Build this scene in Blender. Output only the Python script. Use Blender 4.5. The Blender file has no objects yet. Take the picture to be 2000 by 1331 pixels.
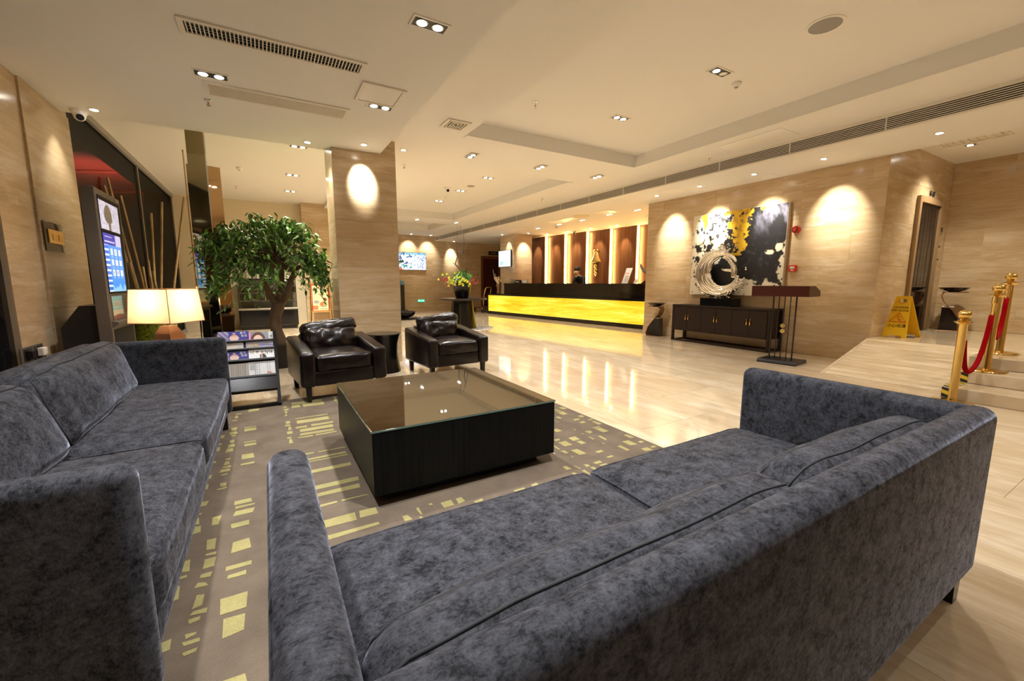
import bpy, bmesh, math, random
from mathutils import Vector, Matrix, noise
random.seed(7)
PI = math.pi
S = bpy.context.scene
COL = S.collection

# ------------------------------------------------------------------ camera, world, light, exposure
cam = bpy.data.cameras.new('camera'); cam.sensor_width = 36.0; cam.lens = 815 * 36 / 2000
cam.clip_start = 0.02
camo = bpy.data.objects.new('camera', cam); COL.objects.link(camo)
camo.location = (0, 0, 1.2); camo.rotation_euler = (math.radians(90 - 7.93), 0, math.radians(-30.4))
S.camera = camo
S.view_settings.view_transform = 'Standard'; S.view_settings.look = 'None'
S.view_settings.gamma = 1.0; S.view_settings.use_curve_mapping = False
EXPOSURE = 1.66
S.view_settings.exposure = EXPOSURE
W = bpy.data.worlds.new('night'); S.world = W; W.use_nodes = True
W.node_tree.nodes['Background'].inputs[0].default_value = (0.02, 0.025, 0.05, 1)
W.node_tree.nodes['Background'].inputs[1].default_value = 0.15
try:
    S.cycles.use_denoising = True
    S.cycles.max_bounces = 8; S.cycles.diffuse_bounces = 5; S.cycles.glossy_bounces = 4
    S.cycles.transmission_bounces = 6; S.cycles.sample_clamp_indirect = 4.0
    S.cycles.caustics_reflective = False; S.cycles.caustics_refractive = False
except Exception:
    pass
WARM = (1.0, 0.92, 0.77); NEUT = (1.0, 0.98, 0.94); COOL = (0.96, 0.975, 1.0)

def spot(loc, power, angle=100, blend=0.9, color=NEUT, target=None, radius=0.04, name='lamp_light'):
    l = bpy.data.lights.new(name, 'SPOT'); l.energy = power; l.color = color
    l.spot_size = math.radians(angle); l.spot_blend = blend; l.shadow_soft_size = radius
    o = bpy.data.objects.new(name, l); COL.objects.link(o); o.location = loc
    if target is not None:
        d = Vector(target) - Vector(loc); o.rotation_euler = d.to_track_quat('-Z', 'Y').to_euler()
    return o

# ------------------------------------------------------------------ materials
M = {}
def newmat(n):
    m = bpy.data.materials.new(n); m.use_nodes = True; M[n] = m
    nt = m.node_tree; return m, nt, nt.nodes['Principled BSDF']
def pmat(n, col, rough=0.5, metal=0.0, spec=0.5, emit=None, es=0.0, trans=0.0, alpha=1.0, sheen=0.0, coat=0.0):
    m, nt, b = newmat(n)
    b.inputs['Base Color'].default_value = (*col, 1); b.inputs['Roughness'].default_value = rough
    b.inputs['Metallic'].default_value = metal; b.inputs['Specular IOR Level'].default_value = spec
    if emit is not None:
        b.inputs['Emission Color'].default_value = (*emit, 1); b.inputs['Emission Strength'].default_value = es
    b.inputs['Transmission Weight'].default_value = trans; b.inputs['Alpha'].default_value = alpha
    b.inputs['Sheen Weight'].default_value = sheen; b.inputs['Coat Weight'].default_value = coat
    return m
def nd(nt, t, **k):
    n = nt.nodes.new(t)
    for a, v in k.items(): setattr(n, a, v)
    return n
def ramp(nt, src, stops):
    r = nd(nt, 'ShaderNodeValToRGB'); e = r.color_ramp.elements
    e[0].position, e[0].color = stops[0][0], (*stops[0][1], 1)
    e[1].position, e[1].color = stops[-1][0], (*stops[-1][1], 1)
    for p, c in stops[1:-1]:
        x = e.new(p); x.color = (*c, 1)
    nt.links.new(src, r.inputs[0]); return r.outputs[0]
def coords(nt, scale, obj_random=True, object_space=False):
    if object_space: src = nd(nt, 'ShaderNodeTexCoord').outputs['Object']
    else: src = nd(nt, 'ShaderNodeNewGeometry').outputs['Position']
    if obj_random:
        oi = nd(nt, 'ShaderNodeObjectInfo'); mul = nd(nt, 'ShaderNodeMath', operation='MULTIPLY'); mul.inputs[1].default_value = 37.0
        nt.links.new(oi.outputs['Random'], mul.inputs[0])
        ad = nd(nt, 'ShaderNodeVectorMath', operation='ADD'); nt.links.new(src, ad.inputs[0]); nt.links.new(mul.outputs[0], ad.inputs[1]); src = ad.outputs[0]
    mp = nd(nt, 'ShaderNodeVectorMath', operation='MULTIPLY'); mp.inputs[1].default_value = scale
    nt.links.new(src, mp.inputs[0]); return mp.outputs[0]
def noi(nt, vec, scale=1.0, detail=4.0, rough=0.55, dist=0.0):
    n = nd(nt, 'ShaderNodeTexNoise'); n.inputs['Scale'].default_value = scale; n.inputs['Detail'].default_value = detail
    n.inputs['Roughness'].default_value = rough; n.inputs['Distortion'].default_value = dist
    nt.links.new(vec, n.inputs['Vector']); return n.outputs[0]
def mixf(nt, a, b, f):
    m = nd(nt, 'ShaderNodeMix'); m.data_type = 'FLOAT'; m.inputs[0].default_value = f
    nt.links.new(a, m.inputs[2]); nt.links.new(b, m.inputs[3]); return m.outputs[0]
def bump(nt, b, src, strength=0.2, dist=0.01):
    bp = nd(nt, 'ShaderNodeBump'); bp.inputs['Strength'].default_value = strength; bp.inputs['Distance'].default_value = dist
    nt.links.new(src, bp.inputs['Height']); nt.links.new(bp.outputs[0], b.inputs['Normal'])

def stone(n, dirscale, stops, rough=0.25, fine=0.3, warp=0.6, blotch=0.45, bscale=1.3, cloud=None):
    m, nt, b = newmat(n)
    v = coords(nt, dirscale)
    a = noi(nt, v, 1.0, 6, 0.62, warp)
    v2 = coords(nt, tuple(x * 4 if x > 2 else x * 3.5 for x in dirscale))
    c = noi(nt, v2, 1.0, 4, 0.7, 0.3)
    v3 = coords(nt, (bscale * (1.0 if dirscale[0] < 2 else 2.0), bscale, bscale * 2.2)); d = noi(nt, v3, 1.0, 5, 0.6, 0.8)
    f = mixf(nt, mixf(nt, a, c, fine), d, blotch)
    base = ramp(nt, f, stops)
    if cloud:
        v4 = coords(nt, cloud); e = noi(nt, v4, 1.0, 7, 0.74, 0.25)
        mk = ramp(nt, e, [(0.51, (0, 0, 0)), (0.70, (0.6, 0.6, 0.6))])
        mx = nd(nt, 'ShaderNodeMix'); mx.data_type = 'RGBA'; nt.links.new(mk, mx.inputs[0]); nt.links.new(base, mx.inputs[6]); mx.inputs[7].default_value = (0.76, 0.66, 0.52, 1)
        base = mx.outputs[2]
    nt.links.new(base, b.inputs['Base Color'])
    b.inputs['Roughness'].default_value = rough
    return m
TR = [(0.30, (0.36, 0.245, 0.13)), (0.42, (0.48, 0.345, 0.195)), (0.52, (0.55, 0.41, 0.245)), (0.60, (0.60, 0.465, 0.30)), (0.72, (0.68, 0.57, 0.41))]
stone('travertine', (1.0, 1.0, 13), TR, 0.2, 0.42, 0.25, 0.32, 1.1, (1.1, 1.1, 7.0))
stone('travertine_floor', (5.5, 0.6, 1.0), [(0.30, (0.38, 0.275, 0.165)), (0.42, (0.48, 0.365, 0.23)), (0.52, (0.54, 0.425, 0.28)), (0.60, (0.59, 0.48, 0.335)), (0.72, (0.66, 0.57, 0.435))], 0.06, 0.35, 0.8, 0.35, 1.3, (5.0, 1.0, 1.0))
stone('dark_marble', (1.5, 1.5, 7), [(0.3, (0.006, 0.005, 0.004)), (0.55, (0.012, 0.009, 0.007)), (0.66, (0.03, 0.02, 0.013)), (0.8, (0.14, 0.09, 0.05))], 0.1, 0.4)
pmat('white_plaster', (0.80, 0.79, 0.765), 0.85)
pmat('cream_plaster', (0.74, 0.64, 0.46), 0.8)
pmat('grout', (0.60, 0.49, 0.35), 0.8)
pmat('white_metal', (0.78, 0.74, 0.66), 0.45)
pmat('white_plastic', (0.82, 0.8, 0.76), 0.4)
pmat('black_plastic', (0.012, 0.012, 0.013), 0.35)
pmat('black_gloss', (0.006, 0.006, 0.007), 0.08)
pmat('dark_void', (0.006, 0.006, 0.007), 0.9, spec=0.1)
pmat('chrome', (0.86, 0.85, 0.84), 0.07, 1.0)
pmat('silver', (0.93, 0.90, 0.85), 0.09, 1.0)
pmat('brass', (0.86, 0.60, 0.20), 0.13, 1.0)
pmat('steel', (0.50, 0.46, 0.40), 0.3, 1.0)
pmat('kiosk_grey', (0.16, 0.145, 0.125), 0.42, 0.5)
pmat('bronze_mirror', (0.60, 0.40, 0.20), 0.03, 1.0)
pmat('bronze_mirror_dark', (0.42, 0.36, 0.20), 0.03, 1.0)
pmat('gold', (0.95, 0.68, 0.25), 0.2, 1.0)
pmat('copper', (0.34, 0.18, 0.10), 0.32, 0.8)
pmat('bulb', (1, 1, 1), 0.5, emit=(1.0, 0.93, 0.82), es=14.0)
pmat('bulb_soft', (1, 1, 1), 0.5, emit=(1.0, 0.80, 0.55), es=2.0); pmat('bezel_black', (0.008, 0.008, 0.009), 0.5, spec=0.12)
pmat('led_warm', (1, 0.8, 0.5), 0.5, emit=(1.0, 0.64, 0.22), es=16.0)
pmat('red_plastic', (0.62, 0.03, 0.015), 0.3)
pmat('red_velvet', (0.30, 0.002, 0.004), 0.8, spec=0.05)
pmat('yellow_plastic', (0.83, 0.53, 0.015), 0.35)
pmat('black_print', (0.015, 0.012, 0.01), 0.6)
pmat('red_print', (0.70, 0.05, 0.015), 0.5)
pmat('white_print', (0.85, 0.83, 0.8), 0.6)
pmat('gold_print', (0.45, 0.30, 0.08), 0.6)
pmat('paper', (0.66, 0.64, 0.59), 0.7)
pmat('skin', (0.50, 0.30, 0.20), 0.5)
pmat('black_suit', (0.010, 0.010, 0.013), 0.7)
pmat('velvet_seam', (0.012, 0.012, 0.014), 0.8)
pmat('hair', (0.008, 0.006, 0.005), 0.5)
pmat('bark', (0.12, 0.075, 0.04), 0.85)
pmat('soil', (0.03, 0.02, 0.014), 0.95)
pmat('twig', (0.055, 0.04, 0.03), 0.7)
pmat('silver_twig', (0.55, 0.53, 0.55), 0.5)
pmat('petal_cream', (0.80, 0.62, 0.36), 0.6)
pmat('petal_yellow', (0.72, 0.68, 0.06), 0.5)
pmat('petal_red', (0.45, 0.03, 0.05), 0.5)
pmat('grass_leaf', (0.07, 0.21, 0.025), 0.45)
pmat('exit_green', (0.0, 0.25, 0.1), 0.4, emit=(0.02, 0.75, 0.38), es=0.45)
pmat('exit_white', (0.9, 1, 0.95), 0.4, emit=(0.75, 1.0, 0.88), es=0.6)
pmat('red_awning', (0.55, 0.04, 0.02), 0.6)
pmat('night_ground', (0.010, 0.010, 0.012), 0.9, spec=0.1)
pmat('glass_clear', (1, 1, 1), 0.0, trans=1.0)
pmat('grey_plastic', (0.30, 0.29, 0.27), 0.5)
pmat('hazard_yellow', (0.72, 0.50, 0.03), 0.5)
pmat('dark_wood_red', (0.055, 0.013, 0.007), 0.3, spec=0.3); pmat('stone_brown', (0.30, 0.19, 0.095), 0.35); pmat('light_wood', (0.46, 0.34, 0.2), 0.5); pmat('lift_inlay', (0.16, 0.07, 0.03), 0.3, 0.9)
pmat('dark_wood', (0.018, 0.008, 0.006), 0.3, spec=0.35)
pmat('door_wood', (0.16, 0.05, 0.02), 0.35)
pmat('espresso', (0.005, 0.004, 0.0038), 0.22, spec=0.4)

def glass_window():
    m, nt, b = newmat('tinted_glass')
    nt.nodes.remove(b); out = [x for x in nt.nodes if x.type == 'OUTPUT_MATERIAL'][0]
    g = nd(nt, 'ShaderNodeBsdfGlossy'); g.inputs['Roughness'].default_value = 0.0; g.inputs['Color'].default_value = (0.8, 0.8, 0.8, 1)
    t = nd(nt, 'ShaderNodeBsdfTransparent'); t.inputs['Color'].default_value = (0.24, 0.24, 0.25, 1)
    fr = nd(nt, 'ShaderNodeValue'); fr.outputs[0].default_value = 0.085
    mx = nd(nt, 'ShaderNodeMixShader'); nt.links.new(fr.outputs[0], mx.inputs[0]); nt.links.new(t.outputs[0], mx.inputs[1]); nt.links.new(g.outputs[0], mx.inputs[2])
    nt.links.new(mx.outputs[0], out.inputs['Surface'])
glass_window()
def thin_glass(n, tint, ior=1.5):
    m, nt, b = newmat(n)
    nt.nodes.remove(b); out = [x for x in nt.nodes if x.type == 'OUTPUT_MATERIAL'][0]
    g = nd(nt, 'ShaderNodeBsdfGlossy'); g.inputs['Roughness'].default_value = 0.0
    t = nd(nt, 'ShaderNodeBsdfTransparent'); t.inputs['Color'].default_value = (*tint, 1)
    fr = nd(nt, 'ShaderNodeFresnel'); fr.inputs['IOR'].default_value = ior
    mx = nd(nt, 'ShaderNodeMixShader'); nt.links.new(fr.outputs[0], mx.inputs[0]); nt.links.new(t.outputs[0], mx.inputs[1]); nt.links.new(g.outputs[0], mx.inputs[2])
    nt.links.new(mx.outputs[0], out.inputs['Surface'])
thin_glass('thin_glass', (0.92, 0.95, 0.93))

# velvet: crushed charcoal velvet with nap patches
def velvet():
    m, nt, b = newmat('crushed_velvet')
    v = coords(nt, (1, 1, 1), False, True)
    a = noi(nt, v, 17, 9, 0.80, 0.3)
    v2 = coords(nt, (70, 240, 110), False, True); c = noi(nt, v2, 1.0, 3, 0.6, 0.3)
    d = noi(nt, v, 80, 6, 0.8, 0.5)
    f = mixf(nt, mixf(nt, a, d, 0.40), c, 0.16)
    nt.links.new(ramp(nt, f, [(0.38, (0.003, 0.003, 0.0035)), (0.44, (0.014, 0.014, 0.016)), (0.50, (0.036, 0.036, 0.041)), (0.62, (0.074, 0.075, 0.086))]), b.inputs['Base Color'])
    b.inputs['Roughness'].default_value = 0.65; b.inputs['Specular IOR Level'].default_value = 0.05
    sw = ramp(nt, f, [(0.42, (0.08, 0.08, 0.08)), (0.58, (0.60, 0.60, 0.60))])
    nt.links.new(sw, b.inputs['Sheen Weight']); b.inputs['Sheen Roughness'].default_value = 0.28
    b.inputs['Sheen Tint'].default_value = (0.80, 0.83, 1.0, 1)
    bump(nt, b, f, 0.2, 0.004)
velvet()
def leather():
    m, nt, b = newmat('brown_leather')
    v = coords(nt, (1, 1, 1), False, True); a = noi(nt, v, 6, 5, 0.6, 0.4); c = noi(nt, v, 120, 2, 0.5)
    nt.links.new(ramp(nt, a, [(0.35, (0.005, 0.003, 0.0028)), (0.7, (0.014, 0.0075, 0.006))]), b.inputs['Base Color'])
    b.inputs['Roughness'].default_value = 0.26; b.inputs['Specular IOR Level'].default_value = 0.36
    bump(nt, b, mixf(nt, a, c, 0.35), 0.25, 0.006)
leather()
def woodgrain(n, stops, scale, rough, rnd=True, spec=0.5):
    m, nt, b = newmat(n)
    a = noi(nt, coords(nt, scale, rnd), 1.0, 4, 0.6, 0.3)
    nt.links.new(ramp(nt, a, stops), b.inputs['Base Color']); b.inputs['Roughness'].default_value = rough; b.inputs['Specular IOR Level'].default_value = spec
    return m
woodgrain('panel_wood', [(0.3, (0.085, 0.027, 0.008)), (0.5, (0.20, 0.070, 0.020)), (0.7, (0.32, 0.125, 0.036))], (22, 22, 0.7), 0.36)
woodgrain('table_black', [(0.35, (0.0022, 0.0022, 0.0022)), (0.65, (0.006, 0.0058, 0.0055))], (60, 60, 1.2), 0.4, True, 0.12)
woodgrain('bamboo', [(0.3, (0.30, 0.19, 0.08)), (0.6, (0.50, 0.35, 0.16)), (0.75, (0.60, 0.44, 0.22))], (6, 6, 3), 0.4)
woodgrain('green_glaze', [(0.38, (0.05, 0.07, 0.01)), (0.5, (0.20, 0.27, 0.03)), (0.62, (0.30, 0.36, 0.06))], (40, 40, 40), 0.3)
def onyx():
    m, nt, b = newmat('lit_onyx')
    v = coords(nt, (0.5, 0.5, 5.0), False); a = noi(nt, v, 1.0, 5, 0.6, 0.9)
    v2 = coords(nt, (1.2, 1.2, 16), False); c = noi(nt, v2, 1.0, 3, 0.6, 0.5)
    f = mixf(nt, a, c, 0.3)
    col = ramp(nt, f, [(0.32, (0.70, 0.38, 0.012)), (0.45, (0.92, 0.62, 0.03)), (0.55, (1.0, 0.76, 0.07)), (0.68, (1.0, 0.90, 0.30))])
    nt.links.new(col, b.inputs['Base Color']); nt.links.new(col, b.inputs['Emission Color'])
    b.inputs['Emission Strength'].default_value = 0.24; b.inputs['Roughness'].default_value = 0.15
onyx()
def shade():
    m, nt, b = newmat('lamp_shade_fabric')
    nt.nodes.remove(b); out = [x for x in nt.nodes if x.type == 'OUTPUT_MATERIAL'][0]
    d = nd(nt, 'ShaderNodeBsdfDiffuse'); d.inputs[0].default_value = (0.78, 0.62, 0.45, 1)
    t = nd(nt, 'ShaderNodeBsdfTranslucent'); t.inputs[0].default_value = (0.88, 0.62, 0.38, 1)
    mx = nd(nt, 'ShaderNodeMixShader'); mx.inputs[0].default_value = 0.6
    nt.links.new(d.outputs[0], mx.inputs[1]); nt.links.new(t.outputs[0], mx.inputs[2]); nt.links.new(mx.outputs[0], out.inputs['Surface'])
shade()
def carpet():
    for n, c in (('rug_pile', (0.135, 0.102, 0.072)), ('rug_gold', (0.31, 0.265, 0.11))):
        m, nt, b = newmat(n)
        v = coords(nt, (1, 1, 1), False); a = noi(nt, v, 5, 6, 0.6, 0.3); d = noi(nt, v, 260, 2, 0.6)
        f = mixf(nt, a, d, 0.45)
        nt.links.new(ramp(nt, f, [(0.3, tuple(x * 0.62 for x in c)), (0.7, tuple(min(1, x * 1.3) for x in c))]), b.inputs['Base Color'])
        b.inputs['Roughness'].default_value = 0.95; b.inputs['Specular IOR Level'].default_value = 0.1
        bump(nt, b, d, 0.5, 0.004)
carpet()
def leafmat():
    m, nt, b = newmat('ficus_leaf')
    v = coords(nt, (1, 1, 1), True); a = noi(nt, v, 9.0, 4, 0.7)
    nt.links.new(ramp(nt, a, [(0.32, (0.014, 0.045, 0.010)), (0.46, (0.05, 0.15, 0.022)), (0.60, (0.20, 0.42, 0.05))]), b.inputs['Base Color'])
    b.inputs['Roughness'].default_value = 0.35
leafmat()
def colmat(n, emission=0.0, rough=0.5):
    m, nt, b = newmat(n)
    a = nd(nt, 'ShaderNodeAttribute'); a.attribute_name = 'Col'
    nt.links.new(a.outputs['Color'], b.inputs['Base Color']); b.inputs['Roughness'].default_value = rough
    if emission:
        b.inputs['Base Color'].default_value = (0, 0, 0, 1); nt.links.new(a.outputs['Color'], b.inputs['Emission Color']); b.inputs['Emission Strength'].default_value = emission
    return m
colmat('printed', 0, 0.45); colmat('screen', 0.30, 0.2); colmat('canvas_paint', 0, 0.5); colmat('tv_screen', 0.34, 0.2)

# ------------------------------------------------------------------ helpers
def obj(name, bm, mat, parent=None, smooth=False, loc=None, rot=None):
    if isinstance(bm, bpy.types.Mesh): me = bm
    else:
        me = bpy.data.meshes.new(name); bm.normal_update(); bm.to_mesh(me); bm.free()
    if mat is not None and not me.materials: me.materials.append(M[mat] if isinstance(mat, str) else mat)
    if smooth:
        for p in me.polygons: p.use_smooth = True
        if smooth is not True:
            me.set_sharp_from_angle(angle=math.radians(smooth))
    o = bpy.data.objects.new(name, me); COL.objects.link(o)
    if parent is not None: o.parent = parent
    if loc is not None: o.location = loc
    if rot is not None: o.rotation_euler = rot
    return o
def tag(o, label, cat, group=None, kind=None):
    o['label'] = label; o['category'] = cat
    if group: o['group'] = group
    if kind: o['kind'] = kind
    return o
def thing(name, label, cat, loc=(0, 0, 0), rotz=0.0, group=None):
    o = bpy.data.objects.new(name, None); COL.objects.link(o); o.empty_display_size = 0.1
    o.location = loc; o.rotation_euler = (0, 0, rotz); return tag(o, label, cat, group)
def struct(name, bm, mat, label=None, parent=None):
    o = obj(name, bm, mat, parent)
    if parent is None: o['kind'] = 'structure'
    if label: o['label'] = label
    return o
def dup(root, loc=None, rotz=None, label=None, group=None):
    r = root.copy(); COL.objects.link(r)
    if loc is not None: r.location = loc
    if rotz is not None: r.rotation_euler = (0, 0, rotz)
    if label: r['label'] = label
    if group: r['group'] = group
    for ch in list(root.children):
        c = ch.copy(); COL.objects.link(c); c.parent = r
        for g in list(ch.children):
            d = g.copy(); COL.objects.link(d); d.parent = c
    return r
def B(): return bmesh.new()
def box(bm, x0, x1, y0, y1, z0, z1):
    r = bmesh.ops.create_cube(bm, size=1.0)
    for v in r['verts']:
        v.co = Vector(((x0 + x1) / 2 + v.co.x * (x1 - x0), (y0 + y1) / 2 + v.co.y * (y1 - y0), (z0 + z1) / 2 + v.co.z * (z1 - z0)))
    return r['verts']
def bx(*a):
    bm = B(); box(bm, *a); return bm
def rbox(x0, x1, y0, y1, z0, z1, r=0.01, seg=3):
    bm = bx(x0, x1, y0, y1, z0, z1)
    bmesh.ops.bevel(bm, geom=list(bm.edges), offset=r, segments=seg, profile=0.5, affect='EDGES'); return bm
def cyl(bm, p, r, h, seg=20, r2=None):
    res = bmesh.ops.create_cone(bm, cap_ends=True, segments=seg, radius1=r, radius2=r if r2 is None else r2, depth=h)
    for v in res['verts']: v.co += Vector(p) + Vector((0, 0, h / 2))
    return res['verts']
def lathe(bm, prof, seg=28, c=(0, 0, 0)):
    rings = []
    for r, z in prof:
        if r < 1e-5: rings.append([bm.verts.new((c[0], c[1], c[2] + z))])
        else: rings.append([bm.verts.new((c[0] + r * math.cos(2 * PI * k / seg), c[1] + r * math.sin(2 * PI * k / seg), c[2] + z)) for k in range(seg)])
    for a, b in zip(rings, rings[1:]):
        for k in range(seg):
            k2 = (k + 1) % seg
            if len(a) == 1 and len(b) == 1: continue
            if len(a) == 1: bm.faces.new((a[0], b[k2], b[k]))
            elif len(b) == 1: bm.faces.new((a[k], a[k2], b[0]))
            else: bm.faces.new((a[k], a[k2], b[k2], b[k]))
    if len(rings[0]) > 1: bm.faces.new(list(reversed(rings[0])))
    if len(rings[-1]) > 1: bm.faces.new(rings[-1])
    return bm
def tube(bm, pts, rad, seg=8, cap=True, flat=1.0):
    pts = [Vector(p) for p in pts]; n = len(pts)
    rs = rad if isinstance(rad, (list, tuple)) else [rad] * n
    rings = []; up = None
    for i, p in enumerate(pts):
        t = (pts[min(i + 1, n - 1)] - pts[max(i - 1, 0)])
        if t.length < 1e-9: t = Vector((0, 0, 1))
        t.normalize()
        if up is None: up = Vector((0, 0, 1)) if abs(t.z) < 0.9 else Vector((1, 0, 0))
        a = t.cross(up)
        if a.length < 1e-6: a = t.cross(Vector((0.3, 1, 0.2)))
        a.normalize(); b = a.cross(t).normalized(); up = b
        rings.append([bm.verts.new(p + (a * math.cos(2 * PI * k / seg) + b * (flat * math.sin(2 * PI * k / seg))) * rs[i]) for k in range(seg)])
    for a, b in zip(rings, rings[1:]):
        for k in range(seg):
            bm.faces.new((a[k], a[(k + 1) % seg], b[(k + 1) % seg], b[k]))
    if cap:
        bm.faces.new(list(reversed(rings[0]))); bm.faces.new(rings[-1])
    return bm
def prism(bm, pts, axis, a0, a1):
    """polygon pts (2D) extruded along axis ('x','y','z') from a0 to a1"""
    def mk(p, a):
        return {'x': (a, p[0], p[1]), 'y': (p[0], a, p[1]), 'z': (p[0], p[1], a)}[axis]
    v0 = [bm.verts.new(mk(p, a0)) for p in pts]; v1 = [bm.verts.new(mk(p, a1)) for p in pts]
    bm.faces.new(v0); bm.faces.new(list(reversed(v1)))
    for i in range(len(pts)):
        j = (i + 1) % len(pts); bm.faces.new((v0[j], v0[i], v1[i], v1[j]))
    bmesh.ops.recalc_face_normals(bm, faces=list(bm.faces)); return bm
def soft_pt(u, sx, sy, sz, r, bulge=(0, 0, 0), wr=0.0, wscale=6.0, seed=0):
    h = (sx / 2, sy / 2, sz / 2)
    p = Vector((u[0] * h[0], u[1] * h[1], u[2] * h[2])); q = Vector([max(-(h[i] - r), min(h[i] - r, p[i])) for i in range(3)])
    d = p - q
    if d.length > 1e-9: p = q + d.normalized() * r
    for i in range(3):
        if bulge[i]:
            j, k = (i + 1) % 3, (i + 2) % 3
            w = max(0, 1 - u[j] ** 2) * max(0, 1 - u[k] ** 2); p[i] += bulge[i] * u[i] * (w ** 0.7)
    if wr: p += noise.noise_vector(p * wscale + Vector((seed * 3.1, seed * 1.7, seed * 2.3))) * wr
    return p
def soft(sx, sy, sz, r, bulge=(0, 0, 0), n=14, wr=0.0, wscale=6.0, seed=0):
    """rounded, puffed block centred on the origin"""
    bm = B(); bmesh.ops.create_cube(bm, size=2.0)
    bmesh.ops.subdivide_edges(bm, edges=list(bm.edges), cuts=n, use_grid_fill=True)
    for v in bm.verts: v.co = soft_pt(v.co.copy(), sx, sy, sz, r, bulge, wr, wscale, seed)
    return bm
def picture(name, parent, o, u, v, nx, ny, fn, mat):
    """flat printed panel: origin o, edge vectors u (right) and v (up), colour fn(s,t)"""
    o, u, v = Vector(o), Vector(u), Vector(v)
    vs = [o + u * (i / nx) + v * (j / ny) for j in range(ny + 1) for i in range(nx + 1)]
    fs = [(j * (nx + 1) + i, j * (nx + 1) + i + 1, (j + 1) * (nx + 1) + i + 1, (j + 1) * (nx + 1) + i) for j in range(ny) for i in range(nx)]
    me = bpy.data.meshes.new(name); me.from_pydata(vs, [], fs)
    at = me.color_attributes.new('Col', 'FLOAT_COLOR', 'POINT'); buf = []
    for j in range(ny + 1):
        for i in range(nx + 1):
            c = fn(i / nx, j / ny); buf += [c[0], c[1], c[2], 1.0]
    at.data.foreach_set('color', buf)
    return obj(name, me, mat, parent)
def text(name, parent, s, size, o, u, v, mat, depth=0.0008, align='CENTER', xs=1.0):
    """lettering: baseline origin o, right u, up v"""
    cu = bpy.data.curves.new(name, 'FONT'); cu.body = s; cu.size = size; cu.align_x = align; cu.extrude = depth; cu.resolution_u = 2
    t = bpy.data.objects.new('tmp', cu); COL.objects.link(t)
    dg = bpy.context.evaluated_depsgraph_get(); dg.update()
    me = bpy.data.meshes.new_from_object(t.evaluated_get(dg)); bpy.data.objects.remove(t)
    u, v = Vector(u).normalized(), Vector(v).normalized(); w = u.cross(v)
    for vt in me.vertices:
        p = vt.co.copy(); vt.co = Vector(o) + u * (p.x * xs) + v * p.y + w * p.z
    me.materials.clear()
    return obj(name, me, mat, parent)
def sgn(x): return (x > 0) - (x < 0)
# ------------------------------------------------------------------ setting: floor
fl = struct('floor', bx(-2.2, 11.9, -3.2, 18.3, -0.2, -0.006), 'grout', 'polished beige travertine floor laid in large slabs')
tile_me = None
TX, TY = 0.9, 1.2
for i in range(14):
    for j in range(18):
        x0 = -1.9 + i * TX; y0 = -3.1 + j * TY + (0.6 if i % 2 else 0)
        if tile_me is None:
            o = obj('floor_slab', bx(0.0012, TX - 0.0012, 0.0012, TY - 0.0012, -0.02, 0), 'travertine_floor', fl, loc=(x0, y0, 0)); tile_me = o.data
        else:
            obj('floor_slab', tile_me, None, fl, loc=(x0, y0, 0))

ZS = [0.21, 0.82, 1.45, 2.10, 2.71, 3.35]
def panels(parent, axis, plane, sign, a0, a1, zs, width=1.25, first=None, t=0.02, holes=()):
    """stone slabs on a wall. axis 'x': wall plane x=plane; sign = which way the wall's body lies"""
    for k in range(len(zs) - 1):
        z0, z1 = zs[k], zs[k + 1]
        off = (0.0, 0.62, 0.3, 0.9, 0.15, 0.5)[k % 6] * width
        cuts = [a0]; a = a0 + (off if off > 0.08 else width)
        while a < a1 - 0.12: cuts.append(a); a += width
        cuts.append(a1)
        for c0, c1 in zip(cuts, cuts[1:]):
            g = 0.0014
            lo, hi = (plane, plane + t) if sign > 0 else (plane - t, plane)
            mid = ((c0 + c1) / 2, (z0 + z1) / 2)
            if any(h[0] < c0 and c1 < h[1] and h[2] < z0 and z1 < h[3] for h in holes): continue
            if axis == 'x': bm = bx(lo, hi, c0 + g, c1 - g, z0 + g, z1 - g)
            else: bm = bx(c0 + g, c1 - g, lo, hi, z0 + g, z1 - g)
            obj('stone_panel', bm, 'travertine', parent)

# right block: painting wall (faces the lounge) and lift wall
wr = struct('wall_right', bx(7.803, 10.6, 2.653, 7.027, 0, 3.4), 'grout', 'travertine wall carrying the big abstract painting')
panels(wr, 'x', 7.8, 1, 2.65, 7.03, [0.215, 0.82, 1.45, 2.10, 2.71, 3.02])
panels(wr, 'y', 2.65, 1, 7.822, 10.45, [0.38, 0.82, 1.45, 2.10, 2.71, 3.25], 1.0)
panels(wr, 'y', 7.03, -1, 7.822, 8.6, [0.0, 0.82, 1.45, 2.10, 3.0], 1.0)
struct('baseboard_right', rbox(7.775, 7.81, 2.67, 7.03, 0, 0.21, 0.006, 2), 'travertine', 'travertine skirting under the painting wall')
we = struct('wall_lift_lobby', bx(10.453, 10.6, -3.2, 2.7, 0, 3.4), 'grout', 'travertine wall of the lift lobby behind the rope posts')
panels(we, 'x', 10.45, 1, -3.1, 2.65, [0.60, 0.82, 1.45, 2.10, 2.71, 3.25], 1.6)
struct('baseboard_lift_lobby', rbox(10.435, 10.46, -3.1, 2.65, 0.375, 0.60, 0.005, 2), 'travertine', 'travertine skirting of the lift lobby')
# back wall
wb = struct('wall_back', bx(1.6, 11.9, 18.003, 18.2, 0, 3.6), 'grout', 'far travertine wall with the television and the wooden door')
panels(wb, 'y', 18.0, 1, 3.6, 11.8, [0.0, 0.21, 0.82, 1.45, 2.10, 2.71, 3.25], 1.5)
ws = struct('wall_side', bx(1.6, 1.8, 13.1, 18.1, 0, 3.6), 'cream_plaster', 'cream side wall behind the stone column')
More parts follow.
